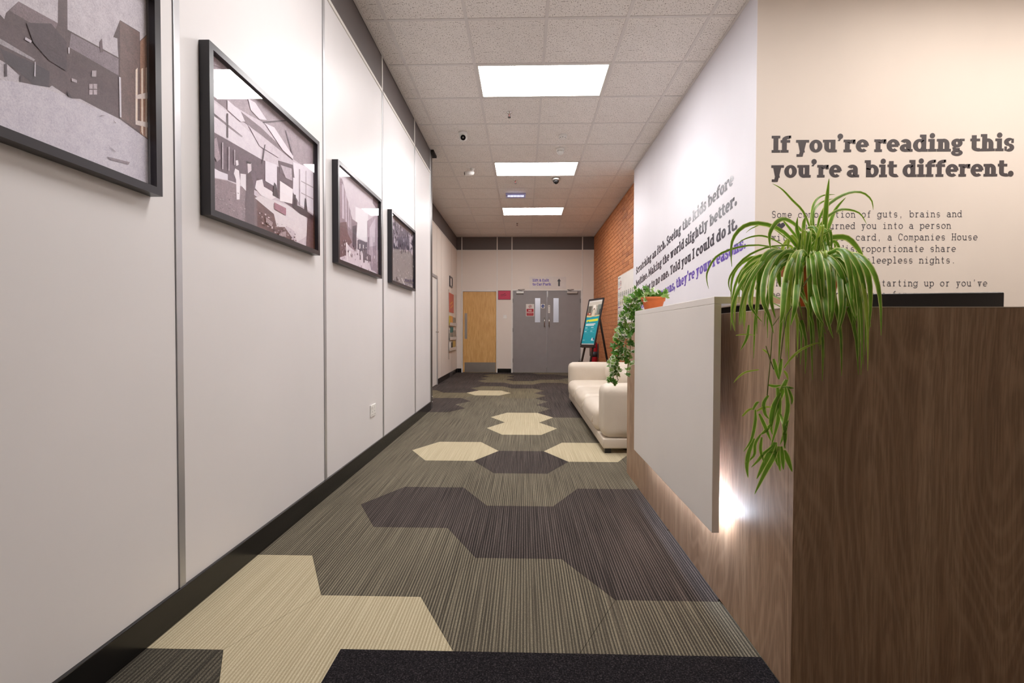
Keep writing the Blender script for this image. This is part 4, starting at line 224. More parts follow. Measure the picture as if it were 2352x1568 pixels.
RUNNERS=[([(0.6861, 1.34, 1.0231), (0.6834, 1.34, 0.9545), (0.6789, 1.34, 0.8893), (0.6743, 1.34, 0.8313)], 0), ([(0.6951, 1.285, 1.0501), (0.715, 1.34, 0.9907), (0.7087, 1.34, 0.9257)], 0), ([(0.669, 1.34, 0.9689), (0.6801, 1.34, 0.9328), (0.6912, 1.34, 0.9039)], 0), ([(0.7099, 1.34, 0.8387), (0.6926, 1.34, 0.7987), (0.6861, 1.34, 0.7514), (0.69, 1.34, 0.7223)], 0.016), ([(0.7026, 1.34, 0.8532), (0.7066, 1.34, 0.817), (0.7056, 1.34, 0.7625), (0.6869, 1.34, 0.6895)], 0.016), ([(0.6943, 1.285, 0.8596), (0.7018, 1.285, 0.8075), (0.6924, 1.285, 0.7482), (0.6965, 1.285, 0.6959)], 0.013), ([(0.7011, 1.285, 0.8596), (0.7117, 1.285, 0.8319), (0.7113, 1.285, 0.8145)], 0.009), ([(0.6779, 1.34, 0.8313), (0.6656, 1.34, 0.8095), (0.6696, 1.34, 0.7804), (0.6805, 1.34, 0.7659)], 0.012), ([(0.6974, 1.285, 0.8804), (0.7135, 1.34, 0.8388), (0.6963, 1.34, 0.7879), (0.6879, 1.34, 0.7442)], 0.019), ([(0.6861, 1.34, 0.7514), (0.672, 1.34, 0.7331), (0.6578, 1.34, 0.7221)], 0.012), ([(0.6535, 1.34, 0.7803), (0.6719, 1.34, 0.7404), (0.6867, 1.34, 0.7041)], 0.012), ([(0.6426, 1.34, 0.7911), (0.643, 1.34, 0.7584), (0.6329, 1.34, 0.7073), (0.6118, 1.34, 0.6743)], 0.01), ([(0.64, 1.34, 0.711), (0.6262, 1.34, 0.6708), (0.6212, 1.34, 0.6342), (0.6252, 1.34, 0.6013)], 0.014), ([(0.6578, 1.34, 0.7221), (0.6438, 1.34, 0.6965), (0.6406, 1.34, 0.6636), (0.6157, 1.34, 0.6415)], 0.01), ([(0.6975, 1.34, 0.7006), (0.6765, 1.34, 0.6566), (0.6486, 1.34, 0.5979)], 0.018), ([(0.7048, 1.34, 0.6897), (0.6944, 1.34, 0.6604), (0.6699, 1.34, 0.6128), (0.6437, 1.34, 0.5558)], 0.016), ([(0.6904, 1.34, 0.6896), (0.6657, 1.34, 0.6675), (0.6515, 1.34, 0.6491), (0.6338, 1.34, 0.6307)], 0.01), ([(0.7083, 1.34, 0.6897), (0.7088, 1.34, 0.6533), (0.7128, 1.34, 0.6205)], 0.014), ([(0.6861, 1.285, 0.7028), (0.69, 1.285, 0.6678), (0.6921, 1.285, 0.6399)], 0.013), ([(0.6931, 1.285, 0.6923), (0.7037, 1.285, 0.668), (0.7152, 1.285, 0.6349)], 0.016), ([(0.7107, 1.34, 0.7807), (0.6922, 1.285, 0.7621), (0.6961, 1.285, 0.7273), (0.6931, 1.285, 0.6958)], 0.012), ([(0.701, 1.34, 0.7006), (0.6978, 1.34, 0.6714), (0.7055, 1.34, 0.635)], 0.012), ([(0.6908, 1.34, 0.9328), (0.6983, 1.34, 0.9039), (0.7059, 1.34, 0.875)], 0.012), ([(0.7122, 1.34, 0.9329), (0.709, 1.34, 0.904), (0.7059, 1.34, 0.875)], 0.012), ([(0.6902, 1.285, 0.9047), (0.6972, 1.285, 0.8943), (0.7008, 1.285, 0.8805)], 0.008), ([(0.6901, 1.285, 0.9117), (0.7069, 1.285, 0.936), (0.7338, 1.285, 0.9603), (0.7676, 1.285, 0.976), (0.7846, 1.285, 0.9785)], 0.007), ([(0.6502, 1.34, 0.9026), (0.6163, 1.34, 0.8963), (0.595, 1.34, 0.8817), (0.5815, 1.34, 0.8653)], 0.006), ([(0.6218, 1.34, 1.0266), (0.6169, 1.34, 0.9905), (0.5995, 1.34, 0.956)], 0.009), ([(0.5865, 1.34, 0.9976), (0.6114, 1.34, 1.0006), (0.6418, 1.34, 0.9977)], 0.004), ([(0.6775, 1.34, 0.8603), (0.6954, 1.34, 0.8568), (0.7132, 1.34, 0.8605)], 0.01), ([(0.7097, 1.34, 0.8532), (0.7011, 1.285, 0.8596), (0.7165, 1.285, 0.858)], 0.009), ([(0.607, 1.34, 0.7727), (0.6247, 1.34, 0.791), (0.6426, 1.34, 0.7948)], 0.007), ([(0.6354, 1.34, 0.7911), (0.646, 1.34, 0.8093), (0.6531, 1.34, 0.813)], 0.009), ([(0.6462, 1.34, 0.7875), (0.6676, 1.34, 0.7986), (0.689, 1.34, 0.7987)], 0.008), ([(0.6601, 1.34, 0.9598), (0.6727, 1.34, 0.9508), (0.6836, 1.34, 0.9364)], 0.006), ([(0.712, 1.34, 0.6861), (0.6978, 1.34, 0.6751), (0.6763, 1.34, 0.673)], 0.009), ([(0.7023, 1.285, 0.7727), (0.6925, 1.285, 0.7342), (0.7119, 1.34, 0.6934)], 0.009), ([(0.6615, 1.34, 0.7148), (0.6584, 1.34, 0.6784), (0.6696, 1.34, 0.642)], 0.01)]
# ---------------------------------------------------------------- helpers
WL = {}
def tag(o, label=None, cat=None, group=None, kind=None):
    if label: o['label'] = label
    if cat: o['category'] = cat
    if group: o['group'] = group
    if kind: o['kind'] = kind
    return o
def empty(name, loc, label, cat, group=None):
    o = bpy.data.objects.new(name, None); COL.objects.link(o); o.location = loc; o.empty_display_size = .1
    WL[o.name] = Vector(loc); return tag(o, label, cat, group)
class MB:
    def __init__(s): s.v = []; s.f = []; s.m = []; s.c = []; s.sm = []
    def face(s, pts, m=0, c=None, smooth=False):
        b = len(s.v); s.v += [tuple(p) for p in pts]; s.f.append(tuple(range(b, b + len(pts)))); s.m.append(m); s.c.append(c); s.sm.append(smooth); return s
    def idx(s, vs, fs, m=0, smooth=False, c=None):
        b = len(s.v); s.v += [tuple(p) for p in vs]
        for f in fs: s.f.append(tuple(i + b for i in f)); s.m.append(m); s.c.append(c); s.sm.append(smooth)
        return s
    def box(s, x0, x1, y0, y1, z0, z1, m=0):
        vs = [(x, y, z) for x in (x0, x1) for y in (y0, y1) for z in (z0, z1)]
        return s.idx(vs, [(0, 1, 3, 2), (4, 6, 7, 5), (0, 4, 5, 1), (2, 3, 7, 6), (0, 2, 6, 4), (1, 5, 7, 3)], m)
    def bar(s, a, b, w, t, up=(0, 0, 1), m=0):      # rectangular bar from a to b
        a = Vector(a); b = Vector(b); d = (b - a).normalized(); u = Vector(up); sx = d.cross(u).normalized() * w / 2; sy = sx.cross(d).normalized() * t / 2
        vs = [p + i * sx + j * sy for p in (a, b) for i in (-1, 1) for j in (-1, 1)]
        return s.idx(vs, [(0, 1, 3, 2), (4, 6, 7, 5), (0, 4, 5, 1), (2, 3, 7, 6), (0, 2, 6, 4), (1, 5, 7, 3)], m)
    def tube(s, pts, r, n=8, m=0, caps=True):
        pts = [Vector(p) for p in pts]; b = len(s.v); k = len(pts)
        for i, p in enumerate(pts):
            d = (pts[min(i + 1, k - 1)] - pts[max(i - 1, 0)]).normalized(); u = Vector((0, 0, 1)) if abs(d.z) < .9 else Vector((1, 0, 0))
            x = d.cross(u).normalized(); y = x.cross(d); rr = r[i] if isinstance(r, (list, tuple)) else r
            s.v += [tuple(p + rr * (math.cos(2 * math.pi * j / n) * x + math.sin(2 * math.pi * j / n) * y)) for j in range(n)]
        for i in range(k - 1):
            for j in range(n):
                s.f.append((b + i * n + j, b + i * n + (j + 1) % n, b + (i + 1) * n + (j + 1) % n, b + (i + 1) * n + j)); s.m.append(m); s.c.append(None); s.sm.append(True)
        if caps:
            for q in (list(range(b, b + n)), list(range(b + (k - 1) * n, b + k * n))): s.f.append(tuple(q)); s.m.append(m); s.c.append(None); s.sm.append(False)
        return s
    def lathe(s, cen, prof, n=24, m=0, axis='z', smooth=True):
        b = len(s.v); cx, cy, cz = cen
        for r, h in prof:
            for j in range(n):
                a = 2 * math.pi * j / n; p, q = r * math.cos(a), r * math.sin(a)
                s.v.append({'z': (cx + p, cy + q, cz + h), 'y': (cx + p, cy + h, cz + q), 'x': (cx + h, cy + p, cz + q)}[axis])
        for i in range(len(prof) - 1):
            for j in range(n):
                s.f.append((b + i * n + j, b + i * n + (j + 1) % n, b + (i + 1) * n + (j + 1) % n, b + (i + 1) * n + j)); s.m.append(m); s.c.append(None); s.sm.append(smooth)
        for q in (list(range(b, b + n)), list(range(b + (len(prof) - 1) * n, b + len(prof) * n))):
            s.f.append(tuple(q)); s.m.append(m); s.c.append(None); s.sm.append(False)
        return s
    def prism(s, poly, axis, a, b, m=0):             # polygon extruded along an axis
        def P(p, h): return {'x': (h, p[0], p[1]), 'y': (p[0], h, p[1]), 'z': (p[0], p[1], h)}[axis]
        n = len(poly); vs = [P(p, a) for p in poly] + [P(p, b) for p in poly]
        return s.idx(vs, [tuple(range(n)), tuple(range(2 * n - 1, n - 1, -1))] + [(i, n + i, n + (i + 1) % n, (i + 1) % n) for i in range(n)], m)
    def build(s, name, mats, parent=None, bevel=0, segs=2, recalc=True, shade=None):
        me = bpy.data.meshes.new(name); off = WL[parent.name] if parent else Vector((0, 0, 0))
        me.from_pydata([tuple(Vector(v) - off) for v in s.v], [], s.f)
        if isinstance(mats, str): mats = [mats]
        for q in mats: me.materials.append(MATS[q])
        me.polygons.foreach_set('material_index', s.m); me.polygons.foreach_set('use_smooth', [shade if shade is not None else x for x in s.sm])
        if any(c is not None for c in s.c):
            ca = me.color_attributes.new('print', 'FLOAT_COLOR', 'CORNER'); k = 0
            for p, c in zip(me.polygons, s.c):
                cc = lin(c) if c is not None else (.5, .5, .5, 1)
                for li in p.loop_indices: ca.data[li].color = cc
        if recalc or bevel:
            bm = bmesh.new(); bm.from_mesh(me)
            if bevel:
                bmesh.ops.remove_doubles(bm, verts=bm.verts, dist=1e-6)
                es = [e for e in bm.edges if len(e.link_faces) == 2 and e.calc_face_angle(0) > .5]
                bmesh.ops.bevel(bm, geom=es, offset=bevel, segments=segs, affect='EDGES', profile=.5)
                if segs > 2:
                    for f in bm.faces: f.smooth = True
            bmesh.ops.recalc_face_normals(bm, faces=bm.faces); bm.to_mesh(me); bm.free()
        o = bpy.data.objects.new(name, me); COL.objects.link(o)
        if parent: o.parent = parent; WL[o.name] = off
        else: WL[o.name] = Vector((0, 0, 0))
        return o
def puff(x0, x1, y0, y1, z0, z1, r, bulge=(0, 0, 0), n=14):
    """soft upholstered block: rounded box whose faces swell"""
    mb = MB(); c = Vector(((x0 + x1) / 2, (y0 + y1) / 2, (z0 + z1) / 2)); h = Vector(((x1 - x0) / 2, (y1 - y0) / 2, (z1 - z0) / 2))
    bm = bmesh.new(); bmesh.ops.create_cube(bm, size=2); bmesh.ops.subdivide_edges(bm, edges=bm.edges, cuts=n, use_grid_fill=True)
    for v in bm.verts:
        p = Vector([v.co[i] * h[i] for i in range(3)]); u = v.co.copy()
        inn = Vector([max(-(h[i] - r), min(h[i] - r, p[i])) for i in range(3)]); d = p - inn
        q = inn + d.normalized() * r if d.length > 1e-6 else p
        for i in range(3):
            j, k = (i + 1) % 3, (i + 2) % 3
            q[i] += u[i] * bulge[i] * (1 - u[j] ** 2) * (1 - u[k] ** 2)
        v.co = c + q
    mb.idx([v.co.copy() for v in bm.verts], [tuple(w.index for w in f.verts) for f in bm.faces], 0, True)
    bm.free(); return mb
def clip(poly, x0, x1, y0, y1):
    for ax, val, keep in ((0, x0, 1), (0, x1, -1), (1, y0, 1), (1, y1, -1)):
        out = []
        for i, p in enumerate(poly):
            q = poly[(i + 1) % len(poly)]; a = (p[ax] - val) * keep; b = (q[ax] - val) * keep
            if a >= 0: out.append(p)
            if (a > 0) != (b > 0) and abs(a - b) > 1e-12: t = a / (a - b); out.append((p[0] + (q[0] - p[0]) * t, p[1] + (q[1] - p[1]) * t))
        poly = out
        if len(poly) < 3: return []
    return poly
def area(p): return abs(sum(p[i][0] * p[(i + 1) % len(p)][1] - p[(i + 1) % len(p)][0] * p[i][1] for i in range(len(p)))) / 2
def st(o): o['kind'] = 'structure'; return o
# ---------------------------------------------------------------- slab and typewriter lettering, drawn from strokes
def glyph(ch, T, t, st_, se, mono=False):
    """polygons of one letter; cap height 1, x-height X; T vertical stroke, t horizontal stroke, st_ serif thickness, se serif reach"""
    X = .74 if not mono else .70; P = []; D = -.25
    def rect(x0, y0, x1, y1): P.append([(x0, y0), (x1, y0), (x1, y1), (x0, y1)])
    def stem(x, y0, y1, bot='', top=''):
        rect(x, y0, x + T, y1)
        for side, y in ((bot, y0), (top, y1 - st_)):
            if side: rect(x - (se if 'l' in side else 0), y, x + T + (se if 'r' in side else 0), y + st_)
    def arc(cx, cy, rx, ry, a0, a1, n=None, TT=None, tt=None):
        TT = TT or T; tt = tt or t; n = n or max(4, int(abs(a1 - a0) / 15)); o = []; i_ = []
        for k in range(n + 1):
            a = math.radians(a0 + (a1 - a0) * k / n); c, s = math.cos(a), math.sin(a)
            o.append((cx + rx * c, cy + ry * s)); i_.append((cx + max(.01, rx - TT) * c, cy + max(.01, ry - tt) * s))
        for k in range(n): P.append([o[k], o[k + 1], i_[k + 1], i_[k]])
    def diag(x0, y0, x1, y1, w): P.append([(x0, y0), (x0 + w, y0), (x1 + w, y1), (x1, y1)])
    def dot(cx, cy, r, n=14): P.append([(cx + r * math.cos(2 * math.pi * k / n), cy + r * math.sin(2 * math.pi * k / n)) for k in range(n)])
    dr = max(T * .56, .065); w = .8; h = X / 2; RX = .39; W2 = T * 1.02
    if ch == 'o': arc(RX, h, RX, h + .01, 0, 360); w = 2 * RX
    elif ch in 'ce':
        arc(RX, h, RX, h + .01, 35 if ch == 'c' else 0, 312, TT=T); w = 2 * RX - .02
        if ch == 'e': rect(T * .6, h - t * .45, 2 * RX - T * .3, h + t * .45)
        elif not mono: rect(2 * RX - T * .85, h + .05, 2 * RX - .04, X * .93)
        else: rect(2 * RX - T * 1.3, h + .08, 2 * RX - .08, X * .9)
    elif ch in 'dbpq':
        arc(RX, h, RX, h + .01, 0, 360)
        if ch == 'd': stem(2 * RX - T, 0, 1, 'r', 'l'); w = 2 * RX + se
        elif ch == 'q': stem(2 * RX - T, D, X, 'lr', ''); w = 2 * RX + se
        elif ch == 'b': P[:] = [[(x + se, y) for x, y in q] for q in P]; stem(se, 0, 1, '', 'l'); w = 2 * RX + se
        else: P[:] = [[(x + se, y) for x, y in q] for q in P]; stem(se, D, X, 'lr', 'l'); w = 2 * RX + se
    elif ch == 'a':
        arc(.33, .225, .33, .235, 0, 360, TT=T, tt=t); arc(.335, X - .27, .335, .28, 0, 150, TT=T, tt=t * 1.1)
        rect(.67 - T, .08, .67, X - .27); rect(.67 - T, 0, .67 + se, st_); w = .67 + se
    elif ch in 'nhm':
        b = .66 if ch != 'm' else .56
        stem(se, 0, X if ch != 'h' else 1, 'lr' if not mono or ch != 'm' else 'l', 'l')
        for k in range(2 if ch == 'm' else 1):
            x = se + k * (b - T); cx = x + b / 2; arc(cx, X - .3, b / 2, .31, 0, 150, TT=T, tt=t * 1.1)
            rect(x + b - T, 0, x + b, X - .3); rect(x + b - T - (se * .8 if ch != 'm' else 0), 0, x + b + se * (1 if ch != 'm' else .6), st_)
        w = se * 2 + (b if ch != 'm' else 2 * b - T)
    elif ch == 'u':
        b = .66; arc(se + b / 2, .3, b / 2, .31, 180, 330, TT=T, tt=t * 1.1); rect(se, .3, se + T, X); rect(0, X - st_, se + T, X)
        stem(se + b - T, 0, X, 'r', 'l'); w = se * 2 + b
    elif ch in 'il':
        s = se * (1.15 if not mono else 1.6); y = X if ch == 'i' else 1; rect(s, 0, s + T, y); rect(0, 0, 2 * s + T, st_); rect(0, y - st_, s + T, y); w = 2 * s + T
        if ch == 'i': dot(s + T / 2, .9 + dr * .2, dr)
    elif ch == 'j': rect(.15, -.05, .15 + T, X); arc(.02, -.05, .13 + T, .2, -120, 0); rect(0, X - st_, .15 + T, X); dot(.15 + T / 2, .9, dr); w = .15 + T
    elif ch == 'r':
        rect(se, 0, se + T, X); rect(0, 0, 2 * se + T, st_); rect(0, X - st_, se + T, X); arc(se + T + .17, X - .28, .17 + T, .28, 70, 180, TT=T, tt=t * 1.2)
        rect(se + T + .15, X - .26 if not mono else X - t, se + T + .34, X); w = se + T + .34
    elif ch == 'f':
        rect(se, 0, se + T, .78); rect(0, 0, 2 * se + T + .02, st_); arc(se + T + .13, .76, .13 + T, .24, 75, 180, TT=T, tt=t * 1.15)
        rect(se + T + .1, .84 if not mono else 1 - t, se + T + .26, 1); rect(0, X - st_, se + T + .2, X); w = se + T + .22
    elif ch == 't':
        rect(se, .22, se + T, .94); arc(se + T + .12, .23, .12 + T, .24, 180, 300, TT=T, tt=t * 1.1); rect(0, X - st_, se + T + .2, X); w = se + T + .22
    elif ch == 's':
        for cy, a0, a1 in ((X - .205, 50, 270), (.205, -130, 90)): arc(.3, cy, .3, .215 + t * .12, a0, a1, TT=T * .95, tt=t * 1.05)
        rect(.6 - T * .6, X - .27, .6 - .03, X - .02); rect(.03, .02, T * .6, .27); w = .6
    elif ch == 'g':
        arc(.33, X - .25, .33, .26, 0, 360, TT=T * .95, tt=t); rect(.5, X - st_ * .9, .78, X); arc(.34, -.08, .34, .19, 0, 360, TT=T * .8, tt=t * .9)
        P.append([(.12, .02), (.3, .1), (.26, .28), (.06, .24)]); rect(.1, .06, .5, .06 + t * .8); w = .78
        if mono: P[:] = []; arc(RX, h, RX, h + .01, 0, 360); stem(2 * RX - T, -.1, X, '', 'r'); arc(RX, -.08, RX, .19, 190, 360, TT=T); w = 2 * RX + se
    elif ch in 'vwy':
        W_ = .78 if ch != 'w' else 1.1; n = 1 if ch != 'w' else 2; u = (W_ - 2 * se - W2) / n
        for k in range(n):
            x = se + k * u; y0 = 0
            if ch == 'y': diag(se + u * .5, 0, se, X, W2); diag(se + u * .22, D, se + u, X, W2 * .85); rect(se * .4, D, se + u * .3 + W2 * .4, D + st_)
            else: diag(x + u / 2, 0, x, X, W2); diag(x + u / 2, 0, x + u, X, W2 * .82)
        rect(0, X - st_, 2 * se + W2, X); rect(W_ - 2 * se - W2, X - st_, W_, X); w = W_
    elif ch == 'x': diag(se + .44, 0, se, X, W2); diag(se, 0, se + .42, X, W2 * .8); [rect(a, y, a + 2 * se + W2 * .8, y + st_) for a in (0, .44) for y in (0, X - st_)]; w = .44 + 2 * se + W2
    elif ch == 'k':
        stem(se, 0, 1, 'lr', 'l'); diag(se + T - .02, X * .42, se + T + .22, X, W2 * .8); diag(se + T + .28, 0, se + T + .04, X * .55, W2); rect(se + T + .2, 0, se * 2 + T + .3 + W2, st_); rect(se + T + .1, X - st_, se + T + .34 + W2 * .8, X); w = se * 2 + T + .3 + W2
    elif ch == 'I': s = se * 1.3; rect(s, 0, s + T, 1); rect(0, 0, 2 * s + T, st_); rect(0, 1 - st_, 2 * s + T, 1); w = 2 * s + T
    elif ch == 'S':
        for cy, a0, a1 in ((.735, 50, 270), (.265, -130, 90)): arc(.34, cy, .34, .275 + t * .1, a0, a1, TT=T, tt=t * 1.05)
        rect(.68 - T * .6, .66, .66, .98); rect(.02, .02, T * .6, .34); w = .68
    elif ch == 'M': stem(se, 0, 1, 'lr', 'l'); stem(se + .86, 0, 1, 'lr', 'r'); diag(se + .43, .2, se, 1, W2); diag(se + .43, .2, se + .86, 1, W2 * .9); w = .86 + T + 2 * se
    elif ch == 'H': stem(se, 0, 1, 'lr', 'lr'); stem(se + .6, 0, 1, 'lr', 'lr'); rect(se, .5 - t / 2, se + .6, .5 + t / 2); w = .6 + T + 2 * se
    elif ch == 'T': rect(.4 - T / 2, 0, .4 + T / 2, 1); rect(.4 - T / 2 - se, 0, .4 + T / 2 + se, st_); rect(0, 1 - st_, .8, 1); rect(0, .72, st_ * .9, 1); rect(.8 - st_ * .9, .72, .8, 1); w = .8
    elif ch == 'L': stem(se, 0, 1, 'lr', 'lr'); rect(se, 0, .68, st_); rect(.68 - st_ * .9, 0, .68, .3); w = .68
    elif ch == 'E': stem(se, 0, 1, 'l', 'l'); rect(se, 0, .7, st_); rect(se, 1 - st_, .68, 1); rect(se, .5 - t / 2, .52, .5 + t / 2); rect(.7 - st_ * .9, 0, .7, .28); rect(.68 - st_ * .9, .72, .68, 1); w = .7
    elif ch in 'PR':
        stem(se, 0, 1, 'lr', 'l'); arc(se + T + .2, .72, .2 + T, .28, -90, 90, TT=T, tt=t); rect(se, 1 - t, se + T + .2, 1); rect(se, .44, se + T + .2, .44 + t); w = se + 2 * T + .4
        if ch == 'R': diag(se + T + .34, 0, se + T + .1, .48, W2); rect(se + T + .3, 0, se + T + .42 + W2, st_); w = se + T + .42 + W2
    elif ch == 'C': arc(.42, .5, .42, .51, 40, 320, TT=T, tt=t); rect(.82 - T * .7, .62, .8, .96); w = .82
    elif ch == 'W':
        for k in range(2): x = se + k * .48; diag(x + .24, 0, x, 1, W2); diag(x + .24, 0, x + .48, 1, W2 * .82)
        rect(0, 1 - st_, 2 * se + W2, 1); rect(.96, 1 - st_, .96 + 2 * se + W2, 1); w = .96 + 2 * se + W2
    elif ch == '&':
        arc(.36, .74, .25, .27, 0, 360, TT=T * .85); arc(.36, .28, .36, .29, 60, 330, TT=T * .95); diag(.56, 0, .2, .66, W2); rect(.56, .3, .9, .3 + st_); w = .88
    elif ch == '.': dot(dr * 1.1, dr, dr * 1.1); w = 2.2 * dr
    elif ch == ',': dot(dr * 1.1, dr, dr * 1.1); P.append([(dr * 2.2, dr), (dr * 1.2, -.2), (dr * .4, -.2), (dr * 1.1, dr * .2)]); w = 2.2 * dr
    elif ch == "'": dot(dr * 1.1, .93, dr * 1.05); P.append([(dr * 2.1, .93), (dr * .9, .66), (dr * .1, .68), (dr * 1.1, .86)]); w = 2.2 * dr
    return P, w
def textline(name, txt, length, height, place, mat, parent, bold=True):
    """place(u, v, lift) maps the line's own plane to the world; the line is fitted to the given length; each word is a part"""
    words = [[]]; x = 0
    if bold:
        for ch in txt:
            if ch == ' ': x += .31; words.append([]); continue
            P, w = glyph(ch, .285, .175, .155, .088)
            words[-1] += [[(a + x, b) for a, b in q] for q in P]; x += w + .022
        k = length / (x - .022)
    else:
        for i, ch in enumerate(txt):
            if ch == ' ':
                words.append([]); continue
            P, w = glyph(ch, .105, .095, .09, .13, True)
            f = min(1, .86 / w); o = i + (.92 - w * f) / 2
            words[-1] += [[(a * f + o, b) for a, b in q] for q in P]
        k = length / (len(txt) - .08)
    for wd in words:
        if not wd: continue
        mb = MB(); n = 0
        for q in wd:
            mb.face([place(a * k, b * height, .0012 + .00001 * (n % 7)) for a, b in q]); n += 1
        mb.build('word', mat, parent, recalc=False)
# ================================================================ THE SETTING
def sempty(name, loc=(0, 0, 0)):
    o = bpy.data.objects.new(name, None); COL.objects.link(o); o.location = loc; WL[o.name] = Vector(loc); o['kind'] = 'structure'; return o
# ---- floor: hexagonal carpet tiles on a screed
floor = st(MB().box(-1.9, XR, YB, 13.6, -.06, -.007).build('floor', 'carpet_grey'))
PX_, PY_ = .5585, .638
HEX = {}
for k in ((0, 0), (2, 0), (0, 6), (0, -4)): HEX[k] = 'carpet_beige'
for k in ((1, 2), (1, 3), (-1, -3)): HEX[k] = 'carpet_beige'
for k in ((1, 0), (0, -2), (1, -2), (2, -2), (2, -3)): HEX[k] = 'carpet_dark'
for k in ((-1, 4), (-1, 5)): HEX[k] = 'carpet_dark'
for k in ((-1, -4), (-1, -5), (0, -5), (-2, -4)): HEX[k] = 'carpet_charcoal'
for i in (2, 3, 4):
    for j in (3, 4, 5, 6, 7): HEX[(i, j)] = 'carpet_dark'
for i in (-2, -1, 0):
    for j in (8, 9, 10, 11, 12): HEX[(i, j)] = 'carpet_dark'
for k in ((-2, 7), (-1, 7), (0, 8), (1, 8), (2, 8), (3, 8), (1, 10), (1, 11), (1, 12), (2, 11), (3, 11), (2, 10)): HEX[k] = 'carpet_dark'
for k in ((-1, 6), (0, 7), (0, 9), (1, 9), (2, 9), (3, 9), (0, 10), (0, 11), (2, 12), (1, 6), (1, 7), (-2, 6)): HEX[k] = 'carpet_olive'
for i in range(-2, 5):
    for j in range(-6, 13):
        cx = -.580 + PX_ * i; cy = (4.019 if i % 2 == 0 else 3.700) + PY_ * j
        if i % 2: cy = 3.700 + PY_ * j
        g = .0006; hp, hf, hh = .3675 - g, .191 - g, .319 - g
        poly = [(cx - hp, cy), (cx - hf, cy - hh), (cx + hf, cy - hh), (cx + hp, cy), (cx + hf, cy + hh), (cx - hf, cy + hh)]
        x0 = XL if cy < 6.2 else XF; x1 = XW if cy < 3.2 else (XP if cy < 6.9 else XB)
        poly = clip(poly, x0, x1, .3, YE)
        if len(poly) < 3 or area(poly) < .003: continue
        MB().prism(poly, 'z', -.007, 0).build('carpet_tile', HEX.get((i, j), 'carpet_grey'), floor)
# ---- ceiling: mineral tiles in an exposed grid
ceiling = st(MB().box(-1.9, XR, YB, 13.6, 3.352, 3.42).build('ceiling', 'ceiling_void'))
LIGHT_ROWS = (-3, 1, 5, 9)
def ceil_x(y): return (XL if y < 6.05 else XF), (XP if 3.3 < y < 6.9 else (XB if y >= 6.9 else XP))
tile_me = {}
for r in range(-4, 14):
    y0 = GY + .6 * r; y1 = min(y0 + .6, YE)
    for c in range(-3, 4):
        x0 = GX + .6 * c; x1 = x0 + .6
        if r in LIGHT_ROWS and c in (0, 1): continue
        a, b = ceil_x((y0 + y1) / 2); x0 = max(x0, a); x1 = min(x1, b)
        if x1 - x0 < .03 or y1 - y0 < .03: continue
        key = (round(x1 - x0, 3), round(y1 - y0, 3))
        if key not in tile_me:
            o = MB().box(x0 + .006, x1 - .006, y0 + .006, y1 - .006, 3.3335, 3.349).build('ceiling_tile', 'ceiling_tile', ceiling)
            for v in o.data.vertices: v.co.x -= x0; v.co.y -= y0
            tile_me[key] = o.data; o.location = (x0, y0, 0)
        else:
            o = bpy.data.objects.new('ceiling_tile', tile_me[key]); COL.objects.link(o); o.parent = ceiling; o.location = (x0, y0, 0)
for c in range(-2, 4):
    x = GX + .6 * c; lo = -3.0 if x > XL and x < XP else 6.1; hi = YE
    if x <= XL + .02: lo = 6.1
    if x > XB: continue
    segs = [(lo, hi)]
    if c == 1:
        segs = []; p = lo
        for r in LIGHT_ROWS: segs.append((p, GY + .6 * r)); p = GY + .6 * r + .6
        segs.append((p, hi))
    for a, b in segs: MB().box(x - .012, x + .012, a, b, 3.3295, 3.3335).build('main_tee', 'tile_grid', ceiling)
for r in range(-4, 14):
    y = GY + .6 * r; a, b = ceil_x(y)
    MB().box(a, b, y - .012, y + .012, 3.3302, 3.3336).build('cross_tee', 'tile_grid', ceiling)
# plain ceiling boards above the reception office and behind the photographer
MB().box(XP + .001, XR, YB, YF, 3.334, 3.35).build('ceiling_board', 'plain_ceiling' if 'plain_ceiling' in MATS else 'ceiling_tile', ceiling)
MB().box(XL, XP, YB, GY - 4.2, 3.3336, 3.35).box(XL, XP, GY - 4.2, GY - 2.4, 3.3336, 3.35).build('ceiling_board', 'ceiling_tile', ceiling)
# ---- left partition wall of demountable panels
wl = st(MB().box(-1.85, XL - .008, YB, 6.10, 0, 3.33).build('wall_left', 'shadow_gap'))
js = [-3.0, -1.975, -.775, .425, 1.6255, 2.8475, 4.0405, 5.2395, 6.10]
for a, b in zip(js[:-1], js[1:]):
    a2 = a + .032 if a > -3 else a
    MB().box(XL - .008, XL, a2 + .0, b - .003, .1, 3.022).build('wall_panel', 'white_panel', wl)
    MB().box(XL - .008, XL - .003, a2 + .0, b - .003, 3.046, 3.33).build('band_panel', 'grey_band', wl)
    MB().box(XL - .008, XL + .007, a2, b, 3.021, 3.045).build('rail', 'trim_white', wl, .002)
for a in js[1:-1]:
    MB().box(XL - .008, XL + .004, a, a + .030, .1, 3.045).build('cover_strip', 'alu', wl, .0015)
    MB().box(XL - .008, XL + .002, a + .003, a + .026, 3.045, 3.33).build('cover_strip', 'trim_white', wl)
MB().box(XL - .03, XL + .005, 6.100, 6.125, 0, 3.33).build('end_post', 'alu', wl, .002)
MB().box(XL - .03, XL - .002, 6.1251, 6.27, 0, 3.33).build('end_post', 'alu_dark', wl, .002)
MB().box(XL - .02, XL + .042, 6.128, 6.35, 3.301, 3.329).build('head_gap_shade', 'shadow_gap', wl)  # dark block standing in for the shaded void under the ceiling
for z in (.09, .16): MB().lathe((XL + .004, 6.2, z), [(.006, 0), (.006, .006), (.003, .008)], 10, axis='x').build('screw_cap', 'trim_white', wl)
st(MB().box(XL - .006, XL + .012, YB, 6.099, 0, .107).build('baseboard_left', 'black_skirting', None, .003))
